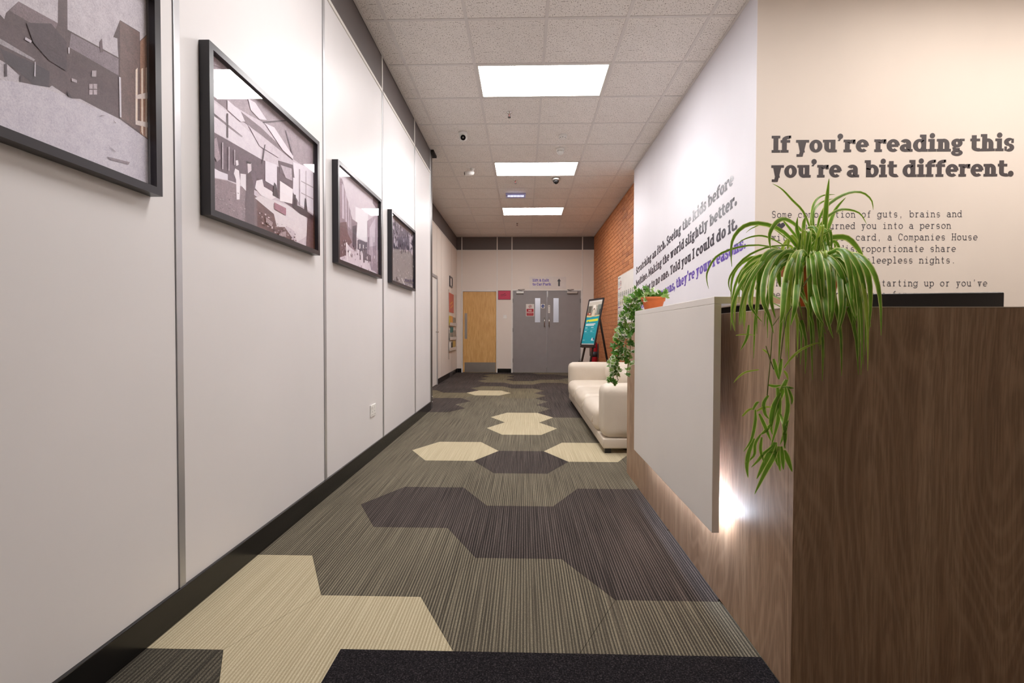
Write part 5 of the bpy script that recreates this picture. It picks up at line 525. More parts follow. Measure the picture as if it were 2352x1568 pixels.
# ---- recess wall further down on the left
wr = st(MB().box(-1.85, XF - .008, 6.101, YE + .05, 0, 3.33).build('wall_recess', 'shadow_gap'))
for a, b in ((6.11, 7.2), (7.2, 8.1), (9.06, 9.535), (9.535, 10.9), (10.9, YE)):
    MB().box(XF - .008, XF, a + .008, b - .004, .1, 2.99).build('wall_panel', 'far_panel', wr)
MB().box(XF - .008, XF, 8.1, 9.055, 2.06, 2.99).build('wall_panel', 'far_panel', wr)
MB().box(XF - .008, XF + .005, 6.11, YE, 2.99, 3.012).build('rail', 'trim_white', wr)
MB().box(XF - .008, XF - .003, 6.11, YE, 3.012, 3.33).build('band_panel', 'grey_band', wr)
bl = sempty('baseboard_recess', (XF, 10.4, 0))
for a, b, mt in ((9.05, 10.55, 'black_skirting'), (10.555, 10.98, 'grey_skirting'), (10.985, YE - .013, 'black_skirting')):
    MB().box(XF + .0005, XF + .012, a, b, 0, .1).build('skirting_board', mt, bl)
# ---- end wall
we = st(MB().box(-1.85, 1.9, YE + .075, YE + .16, 2.06, 3.33).box(-1.85, -1.55, YE + .075, YE + .16, 0, 2.06).box(-.64, -.31, YE + .075, YE + .16, 0, 2.06).box(1.42, 1.9, YE + .075, YE + .16, 0, 2.06).build('wall_end', 'shadow_gap'))
def ep(x0, x1, z0, z1, mt='far_panel', n='wall_panel'): return MB().box(x0, x1, YE, YE + .075, z0, z1).build(n, mt, we)
ep(XF, -1.545, 0, 2.998); ep(-1.521, -.677, 2.035, 2.998); ep(-.653, -.314, 0, 2.998); ep(-.290, 1.409, 2.045, 2.998); ep(1.433, XB, 0, 2.998)
for a, b in ((XF, -1.545), (-1.521, -.677), (-.653, -.314), (-.290, 1.409), (1.433, XB)):
    MB().box(a, b, YE + .004, YE + .075, 3.014, 3.33).build('band_panel', 'grey_band', we)
    MB().box(a, b, YE - .005, YE + .075, 2.998, 3.014).build('rail', 'trim_white', we)
for a in (-1.545, -.677, -.314, 1.409):
    MB().box(a, a + .024, YE - .006, YE + .075, 2.035 if a in (-1.545,) else 0, 3.33).build('cover_strip', 'trim_white', we, .002)
be = sempty('baseboard_end', (0, YE, 0))
MB().box(XF + .013, -1.546, YE - .012, YE - .0005, 0, .1).build('skirting_board', 'black_skirting', be)
MB().box(-.652, -.315, YE - .012, YE - .0005, 0, .1).build('skirting_board', 'black_skirting', be)
MB().box(1.434, XB - .002, YE - .012, YE - .0005, 0, .1).build('skirting_board', 'black_skirting', be)
# ---- door 1: single oak door
d = sempty('door_1', (-1.1, YE, 0))
MB().box(-1.545, -1.512, YE - .012, YE + .07, 0, 2.033).box(-.684, -.653, YE - .012, YE + .07, 0, 2.033).box(-1.512, -.684, YE - .012, YE + .07, 2.0, 2.033).build('door_frame', 'trim_white', d, .003)
MB().box(-1.508, -.688, YE + .02, YE + .064, .008, 1.992).build('door_leaf', 'door_oak', d, .002)
MB().box(-1.470, -.70, YE + .0185, YE + .02, .012, .25).build('kick_plate', 'steel', d)
MB().box(-1.467, -1.403, YE + .0175, YE + .02, .83, 1.462).build('push_plate', 'steel', d)
# ---- door 2: grey double door with vision panels
d = sempty('door_2', (.55, YE, 0))
MB().box(-.290, -.279, YE - .012, YE + .07, 0, 2.045).box(1.386, 1.409, YE - .012, YE + .07, 0, 2.045).box(-.279, 1.386, YE - .012, YE + .07, 2.016, 2.045).build('door_frame', 'trim_white', d, .002)
def leaf(x0, x1, wx0, wx1, wz0, wz1):
    y0, y1 = YE + .02, YE + .066
    lf = MB().box(x0, wx0, y0, y1, .008, 2.010).box(wx1, x1, y0, y1, .008, 2.010).box(wx0, wx1, y0, y1, .008, wz0).box(wx0, wx1, y0, y1, wz1, 2.010).build('door_leaf', 'door_grey', d)
    MB().box(wx0 - .012, wx1 + .012, y0 - .004, y0, wz1, wz1 + .012).box(wx0 - .012, wx1 + .012, y0 - .004, y0, wz0 - .012, wz0).box(wx0 - .012, wx0, y0 - .004, y0, wz0, wz1).box(wx1, wx1 + .012, y0 - .004, y0, wz0, wz1).build('glazing_bead', 'door_grey', lf)
    MB().box(wx0, wx1, y0 + .02, y0 + .026, wz0, wz1).build('vision_pane', 'picture_glass', lf)
    return lf
l1 = leaf(-.276, .558, .267, .397, 1.241, 1.838); l2 = leaf(.564, 1.383, .718, .850, 1.241, 1.838)
for lf, x in ((l1, .497), (l2, .612)):
    MB().tube([(x, YE + .02, 1.145), (x, YE - .035, 1.145), (x, YE - .035, 1.35), (x, YE + .02, 1.35)], .010, 8).build('pull_handle', 'chrome', lf)
for lf, a, b, ax in ((l1, -.192, -.012, -.05), (l2, 1.045, 1.300, 1.15)):
    MB().box(a, b, YE - .035, YE + .019, 1.945, 2.000).build('door_closer', 'steel', lf, .004)
    MB().bar((ax, YE - .02, 2.004), (ax - .10, YE - .09, 2.03), .022, .008).bar((ax - .10, YE - .09, 2.032), (ax + .06, YE - .015, 2.046), .022, .008).build('closer_arm', 'alu_dark', lf)
MB().box(.566, .585, YE + .012, YE + .02, 1.86, 2.005).build('flush_bolt', 'steel', l2)
for lf, x in ((l1, -.276), (l2, 1.378)):
    for z in (.25, 1.0, 1.72): MB().lathe((x, YE + .012, z), [(.008, 0), (.008, .1)], 8).build('hinge', 'alu_dark', lf)
# ---- door 3: frame of the side door in the recess
d = sempty('door_3', (XF, 8.6, 0))
MB().box(XF - .008, XF + .02, 9.005, 9.055, 0, 2.055).box(XF - .008, XF + .02, 8.10, 8.15, 0, 2.055).box(XF - .008, XF + .02, 8.15, 9.005, 2.005, 2.055).build('door_frame', 'alu', d, .003)
MB().box(XF - .007, XF + .004, 8.152, 9.003, .01, 2.003).build('door_leaf', 'trim_white', d)
MB().tube([(XF + .004, 8.93, 1.0), (XF + .05, 8.93, 1.0), (XF + .05, 8.83, 1.0)], .009, 8).build('lever_handle', 'chrome', d)
# ---- lobby behind the double door
st(MB().box(-1.85, 1.9, 13.5, 13.56, 0, 3.33).build('wall_lobby', 'white_paint'))
st(MB().box(-1.85, -1.80, YE + .161, 13.499, 0, 3.33).build('wall_lobby_left', 'white_paint'))
st(MB().box(1.85, 1.9, YE + .161, 13.499, 0, 3.33).build('wall_lobby_right', 'white_paint'))
# ---- right: white partition, brick wall beyond it, cream wall facing the entrance
st(MB().box(XP, 1.9, YF, 6.95, 0, 3.33).build('wall_right', 'white_paint'))
st(MB().box(XP + .0005, XR, YF - .003, YF, 0, 3.33).box(1.9001, XR, YF, YF + .12, 0, 3.33).build('wall_front', 'cream_paint'))
wb = st(MB().box(XB + .006, 1.95, 6.951, YE + .07, 0, 3.33).build('wall_brick', 'mortar'))
BL, BH, J = .215, .065, .010
rng = random.Random(7); near = []; far = []
row = 0; z = .004
while z < 3.33 - .01:
    off = (0 if row % 2 == 0 else -.1125); y = 6.952 + off
    while y < YE - .02:
        a = max(y, 6.952); b = min(y + BL, YE - .004)
        if b - a > .03: near.append((a, b, z, min(z + BH, 3.328)))
        y += BL + J
    z += BH + J; row += 1
near.sort(key=lambda q: q[0]); far = near[300:]; near = near[:300]
bm_ = {}
for a, b, z0, z1 in near:
    key = (round(b - a, 3), round(z1 - z0, 3)); dx = rng.uniform(-.0015, .0015)
    if key not in bm_:
        o = MB().box(0, .008, 0, b - a, 0, z1 - z0).build('brick', 'brick', wb, .0022, 1); bm_[key] = o.data
    else: o = bpy.data.objects.new('brick', bm_[key]); COL.objects.link(o); o.parent = wb
    o.location = (XB - .001 + dx, a, z0)
fb = MB()
for a, b, z0, z1 in far:
    dx = rng.uniform(-.0015, .0015); fb.box(XB - .001 + dx, XB + .007, a, b, z0, z1)
fb.build('brickwork', 'brick_far', wb)['kind'] = 'stuff'
# walls closing the room outside the view
st(MB().box(XR, XR + .1, YB, YF, 0, 3.33).build('wall_office', 'cream_paint'))
st(MB().box(-1.85, XR, YB - .1, YB, 0, 3.33).build('wall_back', 'room_shade'))
# perimeter angles under the ceiling
k = 1
for b_ in ((XL + .0005, XL + .02, YB, 6.09, 3.326, 3.3294), (XP - .02, XP - .0005, YF - .002, 6.95, 3.326, 3.3294), (XF + .0005, XF + .02, 6.36, YE, 3.326, 3.3294), (XB - .022, XB - .003, 6.951, YE, 3.326, 3.3294), (XF + .02, XB - .022, YE - .02, YE - .007, 3.326, 3.3294)):
    st(MB().box(*b_).build('trim_%d' % k, 'tile_grid')); k += 1
# ================================================================ LIGHTS
names = {-3: 'square-edged white ceiling light panel directly above the entrance mat, out of view', 1: 'largest and nearest glowing ceiling light panel in view', 5: 'middle glowing ceiling light panel beside the dark dome camera', 9: 'farthest glowing ceiling light panel, behind the small emergency light'}
for r in LIGHT_ROWS:
    y0 = GY + .6 * r; x0 = GX
    t = empty('ceiling_light', (x0 + .6, y0 + .3, 3.33), names[r], 'light', 'recessed corridor light panels')
    MB().box(x0 + .013, x0 + .03, y0 + .013, y0 + .587, 3.331, 3.350).box(x0 + 1.17, x0 + 1.187, y0 + .013, y0 + .587, 3.331, 3.350).box(x0 + .03, x0 + 1.17, y0 + .013, y0 + .03, 3.331, 3.350).box(x0 + .03, x0 + 1.17, y0 + .57, y0 + .587, 3.331, 3.350).build('frame', 'trim_white', t)
    MB().box(x0 + .03, x0 + 1.17, y0 + .03, y0 + .57, 3.333, 3.345).build('diffuser', 'panel_light', t)
for i, (x, y) in enumerate(((2.2, 1.9), (3.7, 1.9))):
    t = empty('ceiling_light', (x + .6, y + .3, 3.33), ('warm ceiling light panel above the reception desk, out of view', 'warm ceiling light panel at the back of the reception office, out of view')[i], 'light', 'reception light panels')
    MB().box(x, x + 1.2, y, y + .6, 3.322, 3.3335).build('frame', 'trim_white', t); MB().box(x + .02, x + 1.18, y + .02, y + .58, 3.318, 3.3215).build('diffuser', 'reception_light', t)
t = empty('lobby_light', (.3, 12.8, 3.33), 'light panel in the lobby behind the grey double doors', 'light')
MB().box(-.3, .9, 12.5, 13.1, 3.332, 3.3515).build('frame', 'trim_white', t); MB().box(-.28, .88, 12.52, 13.08, 3.328, 3.3318).build('diffuser', 'panel_light', t)
# ================================================================ CEILING FITTINGS
def sprinkler(x, y, label):
    t = empty('sprinkler', (x, y, 3.333), label, 'sprinkler', 'ceiling sprinklers')
    MB().lathe((x, y, 3.3335), [(.028, 0), (.028, -.004), (.012, -.010), (.009, -.018)], 16).build('escutcheon', 'chrome', t)
    MB().bar((x - .011, y, 3.318), (x - .013, y, 3.285), .004, .004).bar((x + .011, y, 3.318), (x + .013, y, 3.285), .004, .004).bar((x - .013, y, 3.285), (x + .013, y, 3.285), .006, .006, (0, 1, 0)).build('yoke', 'alu_dark', t)
    MB().lathe((x, y, 3.287), [(.003, .03), (.004, 0)], 8).build('glass_bulb', 'red_enamel', t)
    MB().lathe((x, y, 3.280), [(.006, .003), (.017, 0), (.015, -.002)], 12).build('deflector', 'alu_dark', t)
sprinkler(-.163, 5.12, 'ceiling sprinkler just behind the nearest light panel'); sprinkler(-.14, 7.38, 'ceiling sprinkler between the middle light panel and the emergency light'); sprinkler(-.155, 10.3, 'farthest ceiling sprinkler, near the grey band of the end wall')
x, y = .449, 5.72
t = empty('smoke_detector', (x, y, 3.333), 'round white smoke detector with vented sides on the ceiling', 'smoke detector')
MB().lathe((x, y, 3.3335), [(.052, 0), (.052, -.012), (.046, -.016)], 28).build('base', 'plastic_white', t)
MB().lathe((x, y, 3.3175), [(.046, 0), (.049, -.012), (.047, -.016), (.03, -.026), (.014, -.030), (.008, -.030)], 28).build('sensor_head', 'plastic_white', t)
for q in range(8):
    a = q * math.pi / 4; MB().bar((x + .047 * math.cos(a), y + .047 * math.sin(a), 3.306), (x + .036 * math.cos(a), y + .036 * math.sin(a), 3.296), .012, .004).build('vent_slot', 'plastic_black', t)
x, y = .454, 6.12
t = empty('motion_sensor', (x, y, 3.333), 'white dome motion sensor just in front of the middle light panel', 'motion sensor')
MB().lathe((x, y, 3.3335), [(.05, 0), (.05, -.03), (.047, -.034)], 28).build('base', 'plastic_white', t)
MB().lathe((x, y, 3.2995), [(.045, 0), (.043, -.02), (.034, -.038), (.018, -.050), (.004, -.054)], 28).build('lens_dome', 'plastic_white', t)
x, y = -.722, 5.62
t = empty('turret_camera', (x, y, 3.333), 'white ball-shaped security camera with a round black lens', 'security camera', 'security cameras')
MB().lathe((x, y, 3.3335), [(.052, 0), (.052, -.02), (.046, -.03), (.03, -.034)], 28).build('base', 'plastic_white', t)
b_ = MB().lathe((x + .003, y, 3.275), [(.012, -.047)] + [(.048 * math.cos(a), .048 * math.sin(a)) for a in [math.radians(q) for q in range(-70, 71, 14)]] + [(.012, .047)], 24, axis='z').build('ball', 'plastic_white', t)
dv = (Vector((0, 0, 1.006)) - Vector((x, y, 3.27))).normalized(); c0 = Vector((x + .003, y, 3.275))
MB().tube([c0 + dv * .036, c0 + dv * .054], .030, 20).build('lens', 'lens_black', t)
MB().tube([c0 + dv * .053, c0 + dv * .056], .010, 14).build('lens_glass', 'chrome', t)
x, y = -.745, 6.85
t = empty('bullet_camera', (x, y, 3.333), 'small white tube-shaped camera pointing to the left wall', 'security camera', 'security cameras')
MB().lathe((x, y, 3.3335), [(.034, 0), (.034, -.008), (.02, -.03), (.02, -.04)], 20).build('base', 'plastic_white', t)
MB().lathe((x, y, 3.272), [(.004, -.03)] + [(.030 * math.cos(a), .030 * math.sin(a)) for a in [math.radians(q) for q in range(-70, 71, 20)]] + [(.004, .03)], 16).build('joint', 'plastic_white', t)
MB().tube([(x + .01, y, 3.272), (x - .105, y - .04, 3.248)], .030, 18).build('barrel', 'plastic_white', t)
MB().tube([(x - .105, y - .04, 3.248), (x - .108, y - .041, 3.2475)], .022, 18).build('lens', 'lens_black', t)
x, y = .477, 7.30
t = empty('dome_camera', (x, y, 3.333), 'silver collared security camera with a dark dome', 'security camera', 'security cameras')
MB().lathe((x, y, 3.3335), [(.062, 0), (.064, -.03), (.055, -.042), (.048, -.044)], 28).build('collar', 'steel', t)
MB().lathe((x, y, 3.2895), [(.044, 0), (.042, -.016), (.032, -.034), (.016, -.044), (.003, -.046)], 28).build('dome', 'lens_black', t)
x0, x1, y = -.316, .024, 8.1
t = empty('emergency_light', (-.146, y, 3.333), 'small bluish emergency light unit with a row of bright bars', 'emergency light')
MB().box(x0, x1, y - .045, y + .045, 3.300, 3.3335).build('case', 'emergency_case', t, .008, 3)
MB().box(x0 + .004, x1 - .004, y - .040, y + .040, 3.262, 3.2995).build('diffuser', 'emergency_case', t, .012, 3)
for q in range(11):
    xx = x0 + .045 + q * .025; MB().box(xx - .007, xx + .007, y - .043, y - .0401, 3.267, 3.292).build('light_bar', 'led_tube', t)
# ================================================================ FRAMED PHOTOGRAPHS
def printmesh(name, polys, place, parent, mat='photo_print', step=.00012):
    mb = MB()
    for i, (c, pts) in enumerate(polys):
        if len(pts) >= 3: mb.face([place(a, b, i * step) for a, b in pts], 0, c)
    return mb.build(name, mat, parent, recalc=False)
def photo(y0, y1, polys, base, label, z0=1.438, z1=2.081):
    T = .04; X = XL; w = .024
    t = empty('framed_photograph', (X, (y0 + y1) / 2, z0), label, 'framed photo', 'framed factory photographs on the left wall')
    f = MB()
    f.box(X + .001, X + T, y0, y1, z0, z0 + w).box(X + .001, X + T, y0, y1, z1 - w, z1).box(X + .001, X + T, y0, y0 + w, z0 + w, z1 - w).box(X + .001, X + T, y1 - w, y1, z0 + w, z1 - w).build('frame', 'frame_black', t)
    a, b, c, e = y0 + w, y1 - w, z0 + w, z1 - w
    up = lambda k: tuple(min(255, int(v * 1.13 + 6)) for v in k)
    q = [(up(base), [(a, c), (b, c), (b, e), (a, e)])]
    for col, pts in polys:
        p = clip(pts, a, b, c, e)
        if p: q.append((up(col), p))
    printmesh('print', q, lambda u, v, o: (X + .012 + o * .6, u, v), t)
    MB().box(X + .0285, X + .030, a, b, c, e).build('glass', 'picture_glass', t)
photo(.555, 1.520, P1, (176, 172, 178), 'framed photo of snowy factory yard with chimney, cut by the picture edge')
photo(1.757, 2.708, P2, (150, 138, 146), 'framed photo of workers at long tables inside a mill shed')
photo(2.979, 3.900, P3, (198, 190, 198), 'framed photo of a street between two tall factory buildings')
photo(4.196, 5.117, P4, (120, 110, 116), 'smallest-looking framed photo showing a dense crowd, farthest along the left wall')
# small framed notice in the recess
t = empty('framed_notice', (XF, 10.77, 2.0), 'small black framed notice on the recess wall above the leaflets', 'framed notice')
MB().box(XF, XF + .018, 10.56, 10.96, 2.01, 2.04).box(XF, XF + .018, 10.56, 10.96, 2.215, 2.245).box(XF, XF + .018, 10.56, 10.62, 2.04, 2.215).box(XF, XF + .018, 10.90, 10.96, 2.04, 2.215).build('frame', 'frame_black', t)
MB().box(XF, XF + .006, 10.62, 10.90, 2.04, 2.215).build('notice_sheet', 'sign_face', t)
# ---- leaflet display
def px_y(px): return XF * 1098.06 / (px - 1203.7) * 1.0
def rz(py, y): return 1.006 + (762 - py) / 1098.06 * y
t = empty('leaflet_rack', (XF, 10.9, .55), 'clear wall rack holding rows of leaflets in the recess', 'leaflet rack')
MB().tube([(XF + .012, 10.42, .40), (XF + .012, 10.42, 1.93)], .004, 6).build('cable', 'steel', t)
MB().tube([(XF + .012, 11.50, .62), (XF + .012, 11.50, 1.90)], .004, 6).build('cable', 'steel', t)
pockets = [(1.14, 1.33), (.82, 1.05), (.58, .77)]
for z0, z1 in pockets:
    MB().box(XF + .002, XF + .006, 10.43, 11.49, z0, z1).build('back_plate', 'rack_clear', t)
    MB().box(XF + .034, XF + .037, 10.43, 11.49, z0, z0 + .07).box(XF + .006, XF + .034, 10.43, 11.49, z0, z0 + .004).build('pocket', 'rack_clear', t)
plain('print_red', (196, 92, 84), .4); plain('print_yellow', (206, 178, 60), .5); plain('print_orange', (222, 160, 90), .5); plain('print_teal', (42, 112, 112), .5)
plain('print_grey', (150, 144, 134), .5); plain('print_dark', (52, 52, 58), .5); plain('print_gold', (190, 160, 88), .5); plain('print_white', (226, 222, 216), .5); plain('print_magenta', (190, 50, 82), .45)
for y0, y1, z0, z1, mt, lab in ((10.44, 10.62, 1.145, 1.36, 'print_yellow', 'yellow leaflet at the near end of the top rack pocket'), (10.66, 10.98, 1.145, 1.36, 'print_orange', 'orange leaflet in the middle of the top rack pocket'), (11.03, 11.42, 1.145, 1.34, 'print_grey', 'grey leaflet at the far end of the top rack pocket'),
        (10.66, 11.06, .985, 1.115, 'print_teal', 'teal leaflet propped between the upper rack pockets'), (10.50, 10.84, .825, .97, 'print_grey', 'grey leaflet at the near end of the middle rack pocket'), (10.95, 11.42, .825, 1.03, 'print_grey', 'taller grey leaflet at the far end of the middle rack pocket'),
        (10.48, 10.70, .585, .80, 'print_white', 'white leaflet at the near end of the bottom rack pocket'), (10.74, 10.98, .585, .76, 'print_dark', 'dark leaflet in the bottom rack pocket'), (11.03, 11.40, .585, .79, 'print_gold', 'gold leaflet at the far end of the bottom rack pocket')):
    tag(MB().box(XF + .010, XF + .018, y0, y1, z0 + .001, z1).box(XF + .018, XF + .0185, y0 + .03, y1 - .03, z1 - .05, z1 - .03).build('leaflet', [mt]), lab, 'leaflet', 'leaflets in the wall rack')
t = empty('red_poster', (XF, 10.85, 1.45), 'narrow faded red poster above the leaflet rack', 'poster')
MB().box(XF + .001, XF + .006, 10.52, 11.20, 1.44, 1.87).build('sheet', 'print_red', t)
MB().bar((XF + .0068, 10.65, 1.62), (XF + .0068, 11.05, 1.70), .03, .001, (1, 0, 0)).bar((XF + .0068, 10.70, 1.54), (XF + .0068, 11.08, 1.62), .03, .001, (1, 0, 0)).build('script_mark', 'print_orange', t)
t = empty('magenta_sign', (-.487, YE, 1.79), 'small magenta sign with dark script between the two doors', 'sign')
MB().box(-.642, -.331, YE - .007, YE - .0005, 1.795, 2.018).build('board', 'print_magenta', t)
MB().box(-.642, -.331, YE - .010, YE - .007, 1.795, 1.803).box(-.642, -.331, YE - .010, YE - .007, 2.010, 2.018).box(-.642, -.634, YE - .010, YE - .007, 1.803, 2.010).box(-.339, -.331, YE - .010, YE - .007, 1.803, 2.010).build('border', 'print_dark', t)
MB().tube([(-.58, YE - .0085, 1.905), (-.54, YE - .0085, 1.925), (-.52, YE - .0085, 1.915), (-.46, YE - .0085, 1.945)], .004, 5).tube([(-.57, YE - .0085, 1.880), (-.52, YE - .0085, 1.895), (-.50, YE - .0085, 1.885), (-.44, YE - .0085, 1.915)], .004, 5).build('script_mark', 'print_dark', t)
t = empty('light_switch', (-.469, YE, 1.378), 'small white light switch on the end wall between the doors', 'switch')
MB().box(-.512, -.426, YE - .009, YE - .0005, 1.335, 1.421).build('plate', 'plastic_white', t, .003); MB().box(-.480, -.458, YE - .013, YE - .009, 1.36, 1.396).build('rocker', 'plastic_white', t, .002)
t = empty('wall_socket', (XL, 3.765, .33), 'white electrical socket low on the left wall', 'socket')
MB().box(XL + .0005, XL + .009, 3.700, 3.826, .334, .427).build('plate', 'plastic_white', t, .003)
for dy in (-.03, .03): MB().box(XL + .009, XL + .012, 3.763 + dy - .008, 3.763 + dy + .008, .398, .416).build('rocker', 'plastic_white', t)
for dy in (-.03, .03):
    for ddy, dz in ((0, .024), (-.011, .0), (.011, .0)): MB().box(XL + .009, XL + .0094, 3.763 + dy + ddy - .003, 3.763 + dy + ddy + .003, .348 + dz - .004, .348 + dz + .004).build('pin_hole', 'plastic_black', t)
# ---- signs on and above the double door
t = empty('wayfinding_sign', (.575, YE, 2.06), 'pale sign above the double doors reading Lift and Exit to Car Park', 'sign')
MB().box(.125, 1.025, YE - .006, YE - .0005, 2.065, 2.355).build('board', 'sign_face', t)
pl = lambda x0, z0, y: (lambda u, v, o: (x0 + u, y - o, z0 + v))
textline('lettering', 'Lift & Exit', .400, .066, pl(.205, 2.236, YE - .006), 'vinyl_purple', t); textline('lettering', 'to Car Park', .455, .066, pl(.205, 2.142, YE - .006), 'vinyl_purple', t)
MB().prism([(.832, 2.125), (.872, 2.125), (.872, 2.245), (.898, 2.245), (.852, 2.312), (.806, 2.245), (.832, 2.245)], 'y', YE - .0075, YE - .006).build('arrow', 'print_dark', t)
def sans(name, txt, size, loc, mat, parent, spacing=1.0):
    cu = bpy.data.curves.new('t', 'FONT'); cu.body = txt; cu.size = size; cu.align_x = 'CENTER'; cu.extrude = .0004; cu.resolution_u = 3; cu.offset = size * .02
    ob = bpy.data.objects.new('t', cu); COL.objects.link(ob); dg = bpy.context.evaluated_depsgraph_get(); me = bpy.data.meshes.new_from_object(ob.evaluated_get(dg)); bpy.data.objects.remove(ob)
    me.transform(Matrix.Translation(Vector(loc) - WL[parent.name]) @ Matrix.Rotation(math.pi / 2, 4, 'X')); me.materials.clear(); me.materials.append(MATS[mat]); me.name = name
    o = bpy.data.objects.new(name, me); COL.objects.link(o); o.parent = parent; WL[o.name] = WL[parent.name]; return o
yd = YE + .02
t = empty('no_smoking_sign', (.146, yd, 1.39), 'red and white no smoking sign on the left grey door leaf', 'sign')
MB().box(.046, .246, yd - .003, yd - .0003, 1.392, 1.690).build('board', 'sign_face', t)
MB().box(.060, .232, yd - .0042, yd - .003, 1.404, 1.572).build('red_panel', 'red_enamel', t)
MB().tube([(.146 + .032 * math.cos(q * math.pi / 12), yd - .004, 1.630 + .032 * math.sin(q * math.pi / 12)) for q in range(25)], .0045, 6).bar((.122, yd - .004, 1.606), (.170, yd - .004, 1.654), .008, .001, (0, 1, 0)).build('prohibition_ring', 'red_enamel', t)
MB().box(.124, .168, yd - .0040, yd - .003, 1.626, 1.634).build('cigarette_mark', 'print_dark', t)
sans('lettering', 'NO', .052, (.146, yd - .0046, 1.514), 'print_white', t); sans('lettering', 'SMOKING', .036, (.146, yd - .0046, 1.474), 'print_white', t); sans('lettering', 'It is against the law', .016, (.146, yd - .0046, 1.446), 'print_white', t)
plain('sign_blue', (20, 62, 140), .4)
t = empty('blue_disc_sign', (.460, yd, 1.59), 'white square sign with a blue disc between the door windows', 'sign')
MB().box(.412, .508, yd - .003, yd - .0003, 1.588, 1.688).build('board', 'print_white', t, .001)
MB().lathe((.460, yd - .0045, 1.638), [(.001, 0), (.039, 0), (.039, .0015), (.001, .0015)], 24, axis='y').build('disc', 'sign_blue', t)
sans('lettering', 'Fire door', .015, (.460, yd - .0049, 1.640), 'print_white', t); sans('lettering', 'Keep shut', .015, (.460, yd - .0049, 1.622), 'print_white', t)
t = empty('narrow_sign', (.612, yd, 1.47), 'narrow white vertical sign above the right door handle', 'sign')
MB().box(.588, .636, yd - .003, yd - .0003, 1.472, 1.662).build('board', 'print_white', t)
MB().lathe((.612, yd - .004, 1.634), [(.001, 0), (.010, 0), (.010, .001), (.001, .001)], 12, axis='y').build('black_dot', 'print_dark', t)
for q, ch in enumerate('PUSH'): sans('lettering', ch, .034, (.612, yd - .0035, 1.594 - q * .034), 'print_dark', t)
# ================================================================ WALL LETTERING
t = empty('wall_slogan', (2.48, YF, 2.05), 'bold grey headline lettering on the cream wall behind the desk', 'lettering')
fp = lambda x0, z0: (lambda u, v, o: (x0 + u, YF - .003 - o, z0 + v))
textline('text_line', "If you're reading this", 1.606, .114, fp(1.677, 2.226), 'vinyl_head', t)
textline('text_line', "you're a bit different.", 1.606, .114, fp(1.677, 2.057), 'vinyl_head', t)
t = empty('wall_paragraph', (2.4, YF, 1.2), 'thin typewriter paragraph below the headline on the cream wall', 'lettering')
PAR = ['Some combination of guts, brains and', '      has turned you into a person', 'with a business card, a Companies House', 'login, and a disproportionate share', 'of hard work, and sleepless nights.', None, "Whether you're just starting up or you've", 'been plying your trade for years, you are']
for i, tx in enumerate(PAR):
    if tx: textline('text_line', tx, .03535 * len(tx) - .003, .046, fp(1.682, 1.786 - i * .0776), 'vinyl_mono', t, False)
hx, hz = 1.745, 1.732
hp = [(hx + .030 * (16 * math.sin(a) ** 3) / 16, YF - .0045, hz + .030 * (13 * math.cos(a) - 5 * math.cos(2 * a) - 2 * math.cos(3 * a) - math.cos(4 * a)) / 17) for a in [2 * math.pi * q / 30 for q in range(30)]]
MB().face(hp).build('heart', 'vinyl_mono', t, recalc=False)
t = empty('side_slogan', (XP, 5.1, 1.5), 'large slanting slogan in dark and purple letters on the white partition', 'lettering')
def sp(y0, z0, sl): return lambda u, v, o: (XP - o, y0 - u * math.cos(sl), z0 + u * math.sin(sl) + v)
for tx, ya, za, yb, zb, mt in (("Scratching an itch. Seeing the kids before", 6.785, 1.812, 3.659, 2.122, 'vinyl_dark'), ("bedtime. Making the world slightly better.", 6.787, 1.634, 3.600, 1.950, 'vinyl_dark'), ("Reporting to no one. Told you I could do it.", 6.79, 1.466, 3.587, 1.772, 'vinyl_dark'), ("Whatever your reasons, they're your reasons.", 6.79, 1.288, 3.444, 1.605, 'vinyl_purple')):
    sl = math.atan2(zb - za, ya - yb); textline('text_line', tx, math.hypot(ya - yb, zb - za), .100, sp(ya, za, sl), mt, t)
# ================================================================ FURNITURE
# ---- entrance mat
tag(MB().box(-.576, XW - .004, -.6, 1.474, .0005, .006).build('entrance_mat', 'mat_pile', None, .002), 'black entrance mat lying across the near end of the carpet', 'mat')
# ---- reception desk
t = empty('reception_desk', (1.2, 2.2, 0), 'wood grain reception desk with raised white fascia and counter', 'desk')
MB().box(XW, XW + .025, 1.3445, 3.43, 0, 1.074).build('side_panel', 'desk_wood', t, .001, 1)
MB().box(XW + .002, 2.62, 1.319, 1.344, 0, 1.074).build('front_panel', 'desk_wood', t, .001, 1)
MB().box(XW, XW + .002, 1.319, 1.344, 0, 1.074).build('corner_edging', 'desk_wood', t)
MB().box(XW - .0004, XW + .0255, 1.3445, 3.43, 1.0742, 1.0765).build('edge_band', 'cream_edge', t); MB().box(XW, 2.62, 1.3186, 1.3444, 1.0742, 1.0765).build('edge_band', 'cream_edge', t)
MB().box(XW + .025, 1.30, 3.405, 3.43 - .001, 0, 1.074).build('end_panel', 'desk_wood', t) if False else MB().box(XW + .0255, 1.30, 3.28, 3.305, 0, 1.074).build('end_panel', 'desk_wood', t)
MB().box(.66, .685, 1.68, 2.87, .303, 1.1045).build('fascia_panel', 'white_lacquer', t, .0012)
MB().box(.66, 1.05, 1.68, 2.87, 1.105, 1.130).build('counter_top', 'white_lacquer', t, .0012)
MB().box(.685, XW, 2.05, 2.60, .70, .74).build('fascia_batten', 'shadow_gap', t)
MB().box(.6855, .6905, 1.705, 2.80, .352, .362).build('led_strip', 'led_strip', t)
MB().box(XW + .026, 1.10, 1.345, 1.665, 1.040, 1.064).build('inner_shelf', 'desk_wood', t, .001)
